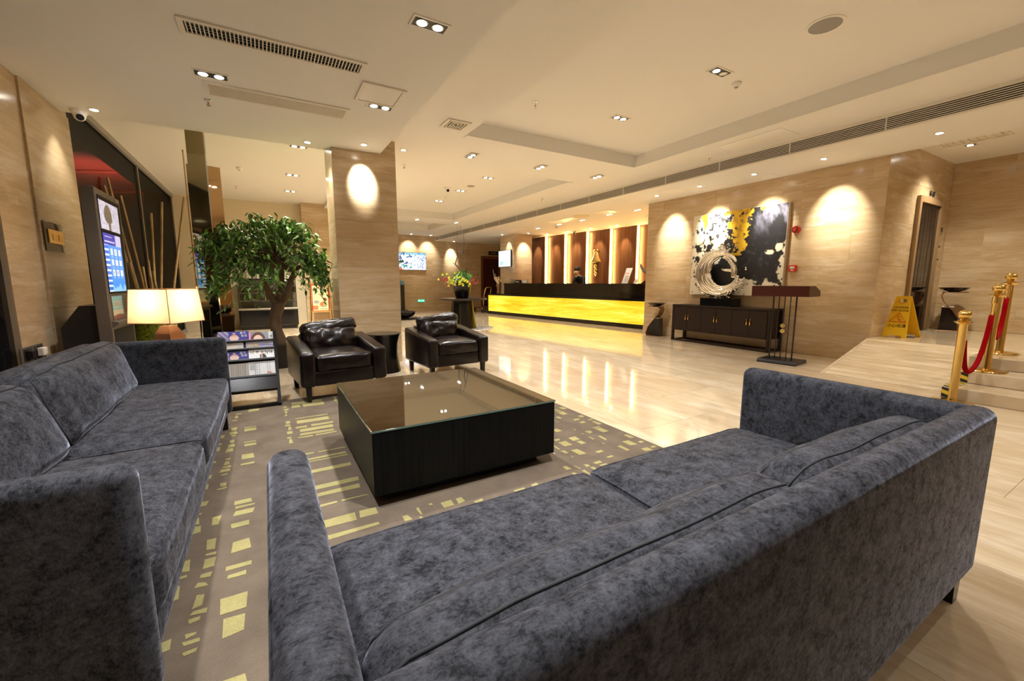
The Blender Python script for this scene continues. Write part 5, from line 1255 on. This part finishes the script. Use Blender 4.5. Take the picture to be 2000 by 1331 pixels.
t = on_desk('price_board', 'tall white tilted board standing on the desk', 'sign', 6.15, 0.42, 1.171, 0.0)
bm = B(); prism(bm, [(-0.10, 0), (0.10, 0), (0.26, 0.42), (0.06, 0.42)], 'y', -0.005, 0.005); obj('board', bm, 'white_print', t)
obj('red_line', bx(0.02, 0.15, -0.007, -0.005, 0.27, 0.285), 'red_print', t)
for k in range(5): obj('text_bar', bx(-0.02 + 0.012 * k, 0.10 + 0.014 * k, -0.007, -0.005, 0.06 + 0.035 * k, 0.072 + 0.035 * k), 'grey_plastic', t)
obj('brace', tube(B(), [(0.05, 0.005, 0.25), (0.05, 0.10, 0.0)], 0.005, 5), 'steel', t)
t = on_desk('small_card', 'small white card right of the tilted board on the desk', 'sign', 6.50, 0.42, 1.171)
bm = B(); prism(bm, [(-0.06, 0), (0.06, 0), (0.12, 0.13), (0.01, 0.13)], 'y', -0.004, 0.004); obj('card', bm, 'white_print', t); obj('text_bar', bx(0.0, 0.06, -0.006, -0.004, 0.06, 0.07), 'red_print', t)
t = on_desk('driftwood_ornament', 'dark horn-shaped driftwood on a black wedge stand at the desk end', 'ornament', 6.95, 0.42, 1.171)
bm = B(); prism(bm, [(-0.22, 0), (0.20, 0), (0.20, 0.17), (0.02, 0.17), (0.02, 0.11), (-0.06, 0.09)], 'y', -0.08, 0.08); obj('stand', bm, 'black_gloss', t)
pts = [(-0.30, 0, 0.50), (-0.26, 0, 0.42), (-0.18, 0, 0.33), (-0.06, 0, 0.26), (0.08, 0, 0.24), (0.22, 0, 0.28)]
for k in range(4): obj('wood', tube(B(), [(x, 0.02 * math.sin(k * 2), z + 0.014 * math.cos(k * 1.6)) for x, y, z in pts], [0.012, 0.022, 0.03, 0.034, 0.03, 0.012], 7), 'twig', t, True)
obj('white_bird', tube(B(), [(-0.10, 0, 0.34), (-0.03, 0, 0.40), (0.02, 0, 0.47), (0.03, 0, 0.60)], [0.008, 0.026, 0.022, 0.005], 8), 'white_plastic', t, True)
t = on_desk('orchid_vase', 'dark tall vase of cream flowers and silver twigs on the low ledge', 'vase', 0.47, 0.2, 0.776)
obj('vase', lathe(B(), [(0.05, 0), (0.07, 0.02), (0.055, 0.10), (0.06, 0.22), (0.085, 0.36), (0.07, 0.37), (0.05, 0.22), (0, 0.12)], 18), 'copper', t, 50); obj('wrap', tube(B(), [(0.09, 0.02, 0.0), (0.10, 0.02, 0.2), (0.13, 0.02, 0.42)], [0.02, 0.035, 0.025], 8), 'twig', t)
fl_r = random.Random(3)
for k in range(16):
    c = Vector((fl_r.uniform(-0.17, 0.13), fl_r.uniform(-0.10, 0.10), fl_r.uniform(0.40, 0.62))); bm = B()
    for j in range(5):
        a = j * 2 * PI / 5 + k; d = Vector((math.cos(a), -0.45, math.sin(a))) * 0.05; e = Vector((-math.sin(a), 0, math.cos(a))) * 0.028
        v = [bm.verts.new(c), bm.verts.new(c + d * 0.6 + e), bm.verts.new(c + d), bm.verts.new(c + d * 0.6 - e)]; bm.faces.new(v)
    obj('flower', bm, 'petal_cream', t)
for k, e in enumerate(((-0.36, 0, 0.92), (-0.24, 0.02, 0.75), (-0.30, -0.02, 0.80))): obj('silver_twig', tube(B(), [(0, 0, 0.34), (e[0] * 0.7, e[1], e[2] * 0.66), e], [0.012, 0.011, 0.007], 5), 'silver_twig', t)
# gold hanging ornament on the fourth panel
gu = 3.42; go = pw(gu, 0.085, 1.90)
t = thing('bell_ornament', 'gold bell-shaped hanging ornament with three rings on a wooden panel', 'ornament', tuple(go), math.atan2(PD.y, PD.x))
bm = B(); lathe(bm, [(0.20, 0.0), (0.205, 0.03), (0.15, 0.12), (0.11, 0.24), (0.085, 0.33), (0.03, 0.37), (0.0, 0.375)], 20)
for v in bm.verts:
    a = math.atan2(v.co.y, v.co.x); k = 1 + 0.16 * math.cos(5 * a) * (1 - v.co.z / 0.4); v.co.x *= k; v.co.y *= 0.32 * k
obj('bell', bm, 'gold', t, True)
for sx in (-1, 1): obj('ear', tube(B(), [(sx * 0.04, 0, 0.34), (sx * 0.10, 0, 0.40), (sx * 0.05, 0, 0.43)], [0.03, 0.035, 0.02], 8), 'gold', t, True)
obj('cord', tube(B(), [(0, 0, -0.47), (0, 0, 0.56)], 0.006, 5), 'gold', t)
for k, z in enumerate((-0.14, -0.28, -0.41)):
    bm = B(); n = 20; pts = [(0.01 * k + 0.045 * math.cos(2 * PI * i / n), 0, z + 0.045 * math.sin(2 * PI * i / n)) for i in range(n + 1)]; obj('ring', tube(bm, pts, 0.022, 8, False), 'gold', t, True)

# ------------------------------------------------------------------ receptionist
pr = thing('person', 'man in a black suit bending over work behind the front desk', 'person', (9.17, 10.92, 0.0), math.radians(97))
def skin_mesh(verts, edges, radii, sub=2):
    me = bpy.data.meshes.new('body'); me.from_pydata(verts, edges, []); o = bpy.data.objects.new('tmp', me); COL.objects.link(o)
    o.modifiers.new('s', 'SKIN'); sv = me.skin_vertices[0].data
    for i, r in enumerate(radii): sv[i].radius = r if isinstance(r, tuple) else (r, r); sv[i].use_root = (i == 0)
    m = o.modifiers.new('u', 'SUBSURF'); m.levels = sub
    dg = bpy.context.evaluated_depsgraph_get(); dg.update(); r = bpy.data.meshes.new_from_object(o.evaluated_get(dg)); bpy.data.objects.remove(o); return r
# local frame: +y is the way the man faces (toward the desk)
pv = [(0, 0, 0.93), (0, 0.02, 1.08), (0, 0.10, 1.22), (0, 0.19, 1.34), (0, 0.255, 1.41), (0, 0.30, 1.455), (0, 0.345, 1.51), (0, 0.36, 1.585),
      (0.19, 0.19, 1.345), (0.25, 0.25, 1.12), (0.16, 0.46, 1.06), (-0.19, 0.19, 1.345), (-0.25, 0.25, 1.12), (-0.16, 0.46, 1.06),
      (0.10, 0.0, 0.88), (0.11, 0.03, 0.48), (0.11, 0.0, 0.09), (0.11, 0.16, 0.04), (-0.10, 0.0, 0.88), (-0.11, 0.03, 0.48), (-0.11, 0.0, 0.09), (-0.11, 0.16, 0.04), (0.13, 0.54, 1.05), (-0.13, 0.54, 1.05)]
pe = [(0, 1), (1, 2), (2, 3), (3, 4), (4, 5), (5, 6), (6, 7), (3, 8), (8, 9), (9, 10), (10, 22), (3, 11), (11, 12), (12, 13), (13, 23), (0, 14), (14, 15), (15, 16), (16, 17), (0, 18), (18, 19), (19, 20), (20, 21)]
prd = [(0.16, 0.11), (0.15, 0.11), (0.165, 0.115), (0.15, 0.10), 0.062, 0.058, (0.078, 0.092), (0.07, 0.08), 0.068, 0.052, 0.038, 0.068, 0.052, 0.038, 0.085, 0.062, 0.045, 0.04, 0.085, 0.062, 0.045, 0.04, 0.03, 0.03]
bmh = skin_mesh(pv, pe, prd); bmh.materials.clear(); bmh.materials.append(M['black_suit']); bmh.materials.append(M['skin'])
for p in bmh.polygons:
    c = p.center
    if c.z > 1.415 and abs(c.x) < 0.12 or (c.y > 0.47 and c.z > 0.9): p.material_index = 1
    p.use_smooth = True
bo = bpy.data.objects.new('body', bmh); COL.objects.link(bo); bo.parent = pr
hm = soft(0.172, 0.19, 0.13, 0.062, (0, 0, 0.02), 8, 0.004, 20, 2); obj('hair', xform(hm, (0, 0.295, 1.637), -0.30), 'hair', pr, True)
obj('nose', tube(B(), [(0, 0.435, 1.545), (0, 0.455, 1.515), (0, 0.44, 1.505)], [0.008, 0.014, 0.012], 7), 'skin', pr, True)
for s in (-1, 1):
    obj('ear', tube(B(), [(s * 0.082, 0.335, 1.56), (s * 0.09, 0.33, 1.535), (s * 0.082, 0.345, 1.51)], [0.01, 0.016, 0.009], 7), 'skin', pr, True); obj('eye', tube(B(), [(s * 0.03 - 0.014, 0.438, 1.553), (s * 0.03, 0.444, 1.551), (s * 0.03 + 0.014, 0.438, 1.553)], [0.002, 0.004, 0.002], 6), 'hair', pr, True)
    for j in range(4): obj('finger', tube(B(), [(s * 0.13 + (j - 1.5) * 0.017, 0.55, 1.05), (s * 0.13 + (j - 1.5) * 0.019, 0.59, 1.045), (s * 0.13 + (j - 1.5) * 0.019, 0.615, 1.03)], [0.009, 0.008, 0.006], 6), 'skin', pr, True)
    obj('thumb', tube(B(), [(s * 0.13 - s * 0.025, 0.53, 1.05), (s * 0.13 - s * 0.05, 0.565, 1.045)], [0.010, 0.007], 6), 'skin', pr, True)
obj('mouth', tube(B(), [(-0.022, 0.425, 1.478), (0, 0.432, 1.476), (0.022, 0.425, 1.478)], 0.004, 5), 'copper', pr)
obj('collar', tube(B(), [(-0.05, 0.31, 1.425), (-0.02, 0.35, 1.40), (0.0, 0.345, 1.37), (0.02, 0.35, 1.40), (0.05, 0.31, 1.425)], 0.014, 6), 'white_print', pr); obj('tie', tube(B(), [(0, 0.365, 1.40), (0, 0.33, 1.30), (0, 0.27, 1.18)], [0.012, 0.02, 0.024], 6, True, 0.4), 'black_gloss', pr)
bk = on_desk('desk_work', 'low dark work surface behind the high front desk', 'counter', 4.2, 0.95, 0.0); obj('surface', bx(-0.9, 0.9, -0.28, 0.06, 0.96, 0.99), 'dark_wood', bk); obj('support', bx(-0.85, 0.85, -0.28, -0.05, 0, 0.96), 'dark_wood', bk)

# ------------------------------------------------------------------ screens, door, signs on the far walls
ds = thing('information_screen', 'bright blue-white screen mounted on the reception column', 'screen', (8.198, 14.47, 2.12))
obj('housing', rbox(-0.05, -0.01, -0.49, 0.49, -0.325, 0.325, 0.006, 1), 'black_plastic', ds); obj('bracket', bx(-0.012, 0, -0.1, 0.1, -0.1, 0.1), 'steel', ds)
def c_info(s, t):
    if 0.28 < s < 0.72 and 0.84 < t < 0.87: return (0.25, 0.45, 0.75)
    if 0.10 < s < 0.42 and 0.10 < t < 0.36: return (0.30, 0.60, 0.85) if (int(s * 30) + int(t * 20)) % 3 else (0.55, 0.8, 0.95)
    if 0.56 < s < 0.9 and 0.10 < t < 0.28: return (0.45, 0.75, 0.95)
    if 0.56 < s < 0.9 and 0.33 < t < 0.39: return (0.25, 0.4, 0.9)
    return (0.72, 0.95, 1.0)
picture('display', ds, (-0.0505, 0.47, -0.305), (0, -0.94, 0), (0, 0, 0.61), 30, 22, c_info, 'screen')
tv = thing('television', 'wall television showing a snowy city, on the far wall', 'television', (5.56, 17.995, 2.10))
obj('housing', rbox(-0.61, 0.61, -0.06, -0.015, -0.375, 0.375, 0.006, 1), 'black_plastic', tv); obj('bracket', bx(-0.15, 0.15, -0.016, 0, -0.1, 0.1), 'steel', tv)
def c_tv(s, t):
    n = fb(s * 9, t * 7, 3, 3.0); m = noise.noise(Vector((s * 30, t * 26, 4)))
    if t > 0.88: return (0.12, 0.3, 0.6) if n > -0.1 else (0.03, 0.06, 0.1)
    if t < 0.10: return (0.9, 0.1, 0.05) if s < 0.12 else ((0.15, 0.2, 0.5) if m > 0.1 else (0.85, 0.9, 1.0))
    if abs(s - 0.57) < 0.07 and t < 0.82: return (0.85, 0.9, 1.0) if int(t * 12) % 3 or abs(s - 0.57) > 0.03 else (0.1, 0.3, 0.7)
    if ell(s, t, 0.09, 0.48, 0.10, 0.08): return (0.01, 0.05, 0.03)
    if s > 0.66: return (0.85, 0.9, 1.0) if (s * 9 + t * 7 + n) % 1 < 0.55 else (0.04, 0.12, 0.35)
    if t < 0.32 and s < 0.5: return (0.03, 0.22, 0.25) if n > -0.05 else (0.8, 0.9, 0.95)
    return (0.8, 0.85, 1.0) if n > -0.08 else (0.05, 0.10, 0.22)
picture('display', tv, (-0.595, -0.061, -0.36), (1.19, 0, 0), (0, 0, 0.72), 90, 60, c_tv, 'tv_screen')
d3 = thing('door_3', 'dark brown wooden door with a red-brown frame in the far wall', 'door', (9.37, 17.998, 0)); d3['kind'] = 'structure'
for x in (-0.52, 0.42): obj('jamb', bx(x, x + 0.10, -0.06, 0, 0, 2.43), 'door_wood', d3)
obj('head', bx(-0.42, 0.42, -0.06, 0, 2.32, 2.43), 'door_wood', d3); obj('door_leaf', rbox(-0.418, 0.418, -0.03, -0.002, 0.01, 2.315, 0.003, 1), 'dark_wood_red', d3); obj('door_handle', tube(B(), [(0.33, -0.03, 1.05), (0.33, -0.08, 1.05), (0.22, -0.08, 1.05)], 0.012, 6), 'brass', d3)
rs = thing('room_sign', 'small black wall sign above the far wooden door', 'sign', (9.52, 17.998, 2.58)); obj('board', rbox(-0.26, 0.26, -0.03, 0, -0.09, 0.09, 0.003, 1), 'black_plastic', rs)
for k in range(4): obj('letter_bar', bx(-0.12 + 0.07 * k, -0.075 + 0.07 * k, -0.032, -0.03, -0.02, 0.025), 'gold_print', rs)
def exit_sign(label, loc, rotz):
    t = thing('exit_sign', label, 'exit sign', loc, rotz); obj('box', rbox(-0.16, 0.16, -0.02, 0, -0.06, 0.06, 0.003, 1), 'steel', t); obj('green_face', bx(-0.15, 0.15, -0.023, -0.02, -0.052, 0.052), 'exit_green', t)
    for s in (-1, 1): bm = B(); prism(bm, [(s * 0.135, 0.0), (s * 0.10, 0.03), (s * 0.10, 0.012), (s * 0.05, 0.012), (s * 0.05, -0.012), (s * 0.10, -0.012), (s * 0.10, -0.03)], 'y', -0.0245, -0.0228); obj('arrow', bm, 'exit_white', t)
    bm = B(); tube(bm, [(0.0, -0.024, 0.015), (-0.005, -0.024, -0.01), (0.02, -0.024, -0.025), (0.015, -0.024, -0.042)], 0.006, 5, True, 0.3); tube(bm, [(-0.005, -0.024, -0.01), (-0.03, -0.024, -0.04)], 0.006, 5, True, 0.3); tube(bm, [(-0.03, -0.024, 0.0), (0.0, -0.024, 0.012), (0.028, -0.024, -0.002)], 0.005, 5, True, 0.3); tube(bm, [(0.006, -0.024, 0.028), (0.006, -0.024, 0.034)], 0.008, 6, True, 0.3); obj('running_figure', bm, 'exit_white', t)
exit_sign('green lit exit sign low on the far wall', (5.90, 17.998, 0.40), 0)

# ------------------------------------------------------------------ round table with flowers, mosaic
rt = thing('round_table', 'round dark table on a black cone pedestal', 'table', (4.46, 10.2, 0.004))
obj('pedestal', lathe(B(), [(0.37, 0), (0.365, 0.02), (0.26, 0.74)], 40), 'espresso', rt, 40); obj('top', lathe(B(), [(0.30, 0.735), (0.64, 0.742), (0.648, 0.765), (0.64, 0.785), (0, 0.786)], 48), 'dark_wood', rt, 40)
mo = B(); mr_ = random.Random(9)
for ring in range(8):
    r0 = 0.40 + ring * 0.055; nn = int(2 * PI * r0 / 0.075)
    for i in range(nn):
        if mr_.random() < 0.12: continue
        a = 2 * PI * i / nn + mr_.uniform(-0.02, 0.02); c = Vector((r0 * math.cos(a), r0 * math.sin(a), 0)); q = [bmesh_v for bmesh_v in ()]
        vs_ = [mo.verts.new(c + Vector((math.cos(b + a) * 0.031 * mr_.uniform(0.8, 1.1), math.sin(b + a) * 0.024 * mr_.uniform(0.8, 1.1), 0.0035))) for b in (0.2, 1.2, 2.3, 3.3, 4.4, 5.4)]
        mo.faces.new(vs_)
ms_ = thing('floor_mosaic', 'round black and white pebble mosaic in the floor under the round table', 'mosaic', (4.46, 10.2, 0)); obj('bed', lathe(B(), [(0.82, 0.0005), (0.82, 0.0025), (0, 0.0025)], 48), 'white_print', ms_); obj('pebbles', mo, 'black_plastic', ms_)['kind'] = 'stuff'
fp_ = thing('flower_pot', 'black glazed pot of mixed flowers on the round table', 'flower pot', (4.46, 10.2, 0.791))
obj('pot', lathe(B(), [(0.15, 0), (0.17, 0.02), (0.22, 0.20), (0.255, 0.33), (0.235, 0.33), (0.20, 0.20), (0.0, 0.16)], 32), 'espresso', fp_, 50)
fr2 = random.Random(21); bm = B()
VR = Vector((0.8625, -0.506, 0))
for k in range(230):
    th = fr2.uniform(0, 2 * PI); r = fr2.uniform(0.08, 0.42); h = fr2.uniform(0.18, 0.36) * (1.25 - r); w = fr2.uniform(0.006, 0.013)
    p0 = Vector((math.cos(th) * 0.1, math.sin(th) * 0.1, 0.28)); p1 = Vector((math.cos(th) * r * 0.6, math.sin(th) * r * 0.6, 0.33 + h)); p2 = Vector((math.cos(th) * r, math.sin(th) * r, 0.30 + h * 0.7)); tube(bm, [p0, p1, p2], [w * 0.6, w, 0.001], 4, True, 0.25)
for k in range(14):
    th = fr2.uniform(PI * 0.6, PI * 1.3); p0 = Vector((0, 0, 0.3)); d = Vector((math.cos(th) * 0.5, math.sin(th) * 0.35, 0)); tube(bm, [p0, p0 + d * 0.6 + Vector((0, 0, 0.22)), p0 + d * 1.1 + Vector((0, 0, fr2.uniform(-0.05, 0.1)))], [0.006, 0.012, 0.001], 4, True, 0.25)
obj('foliage', bm, 'grass_leaf', fp_)['kind'] = 'stuff'
def bloom(c, s, mat, nm):
    bm = B()
    for j in range(5):
        a = j * 2 * PI / 5 + c[0] * 30; d = Vector((math.cos(a) * 0.8, -0.45, math.sin(a))) * s; e = Vector((-math.sin(a), 0.1, math.cos(a))) * s * 0.5
        v = [bm.verts.new(c), bm.verts.new(c + d * 0.6 + e), bm.verts.new(c + d + Vector((0, 0, -0.1 * s))), bm.verts.new(c + d * 0.6 - e)]; bm.faces.new(v)
    obj(nm, bm, mat, fp_)
for k in range(36): bloom(VR * fr2.uniform(-0.34, 0.24) + Vector((-0.13, -0.22 - 0.06 * fr2.random(), fr2.uniform(0.30, 0.56))), fr2.uniform(0.025, 0.042), 'petal_yellow', 'yellow_bloom')
for k in range(6): bloom(VR * (-0.62 + 0.11 * k) + Vector((0, 0, (0.50, 0.62, 0.64, 0.50, 0.66, 0.68)[k])), 0.04, 'petal_yellow', 'yellow_bloom')
for k in range(34): bloom(VR * fr2.uniform(-0.50, -0.10) + Vector((-0.1, -0.16, fr2.uniform(0.30, 0.58))), fr2.uniform(0.018, 0.032), 'petal_red', 'red_bloom')
for k in range(14): bloom(VR * fr2.uniform(0.18, 0.44) + Vector((-0.1, -0.16, fr2.uniform(0.38, 0.56))), fr2.uniform(0.018, 0.032), 'petal_red', 'red_bloom')
for e, z in ((-0.55, 0.60), (-0.48, 0.66), (-0.30, 0.68), (0.28, 0.62)): obj('stem', tube(B(), [(0, 0, 0.3), tuple(VR * e * 0.6 + Vector((0, 0, z * 0.85))), tuple(VR * e + Vector((0, 0, z)))], 0.006, 5), 'grass_leaf', fp_)
brp = [(0.12, 0.32), (0.10, 0.62), (0.0, 0.72), (-0.17, 0.88), (-0.10, 1.08), (0.05, 1.16), (0.02, 1.40), (0.06, 1.62), (-0.02, 1.85)]
obj('branch', tube(B(), [tuple(VR * a + Vector((0, 0, z))) for a, z in brp], [0.028, 0.024, 0.02, 0.017, 0.013, 0.012, 0.009, 0.007, 0.004], 7), 'twig', fp_, True)
for a in ([(0.10, 0.62), (0.14, 0.78), (0.06, 0.90), (0.10, 1.02)], [(0.05, 1.16), (-0.05, 1.22), (-0.10, 1.20)], [(0.05, 1.16), (0.12, 1.26), (0.09, 1.5), (0.0, 1.75)], [(-0.17, 0.88), (-0.24, 0.92)], [(-0.10, 1.08), (-0.12, 1.4), (-0.07, 1.7), (-0.12, 1.9)]):
    obj('twig', tube(B(), [tuple(VR * x + Vector((0, 0, z))) for x, z in a], [0.010] + [0.007] * (len(a) - 2) + [0.003], 5), 'twig', fp_, True)
# low dark bowl, black post, luggage cart
bw = thing('stone_bowl', 'wide dark stone bowl on a low black board right of the column', 'bowl', (3.85, 13.6, 0))
obj('board', rbox(-0.55, 0.55, -0.3, 0.3, 0, 0.05, 0.004, 1), 'espresso', bw); obj('bowl', lathe(B(), [(0.16, 0.051), (0.30, 0.10), (0.44, 0.25), (0.41, 0.25), (0.28, 0.13), (0, 0.10)], 30), 'espresso', bw, 50)
bp = thing('leaflet_post', 'tall black post stand with a blue leaflet by the far wall', 'stand', (5.02, 17.75, 0)); obj('post', rbox(-0.07, 0.07, -0.06, 0.06, 0.03, 1.1, 0.004, 1), 'black_plastic', bp); obj('foot', rbox(-0.17, 0.17, -0.15, 0.15, 0, 0.03, 0.004, 1), 'black_plastic', bp)
pmat('blue_print', (0.10, 0.35, 0.55), 0.4); obj('leaflet', rbox(-0.08, 0.08, -0.03, 0.03, 1.1, 1.27, 0.003, 1), 'blue_print', bp)
lc = thing('luggage_cart', 'gold framed luggage cart at the end of the front desk', 'cart', (7.52, 15.55, 0), 0.5)
obj('deck', rbox(-0.30, 0.30, -0.45, 0.45, 0.17, 0.21, 0.01, 2), 'dark_wood_red', lc); obj('handle_frame', tube(B(), [(-0.22, -0.40, 0.20), (-0.23, -0.43, 0.62), (-0.20, -0.50, 0.95), (-0.14, -0.52, 1.0), (0.14, -0.52, 1.0), (0.20, -0.50, 0.95), (0.23, -0.43, 0.62), (0.22, -0.40, 0.20)], 0.02, 8), 'gold', lc, True)
obj('cross_bar', tube(B(), [(-0.23, -0.43, 0.62), (0.23, -0.43, 0.62)], 0.014, 8), 'gold', lc)
for x in (-0.22, 0.22):
    for y in (-0.36, 0.36):
        bm = B(); cyl(bm, (0, 0, -0.02), 0.075, 0.04, 16); bmesh.ops.rotate(bm, verts=bm.verts, cent=(0, 0, 0), matrix=Matrix.Rotation(PI / 2, 3, 'Y'))
        for v in bm.verts: v.co += Vector((x, y, 0.076))
        w_ = obj('wheel', bm, 'black_plastic', lc); obj('fork', bx(x - 0.03, x + 0.03, y - 0.02, y + 0.02, 0.14, 0.172), 'gold', lc)
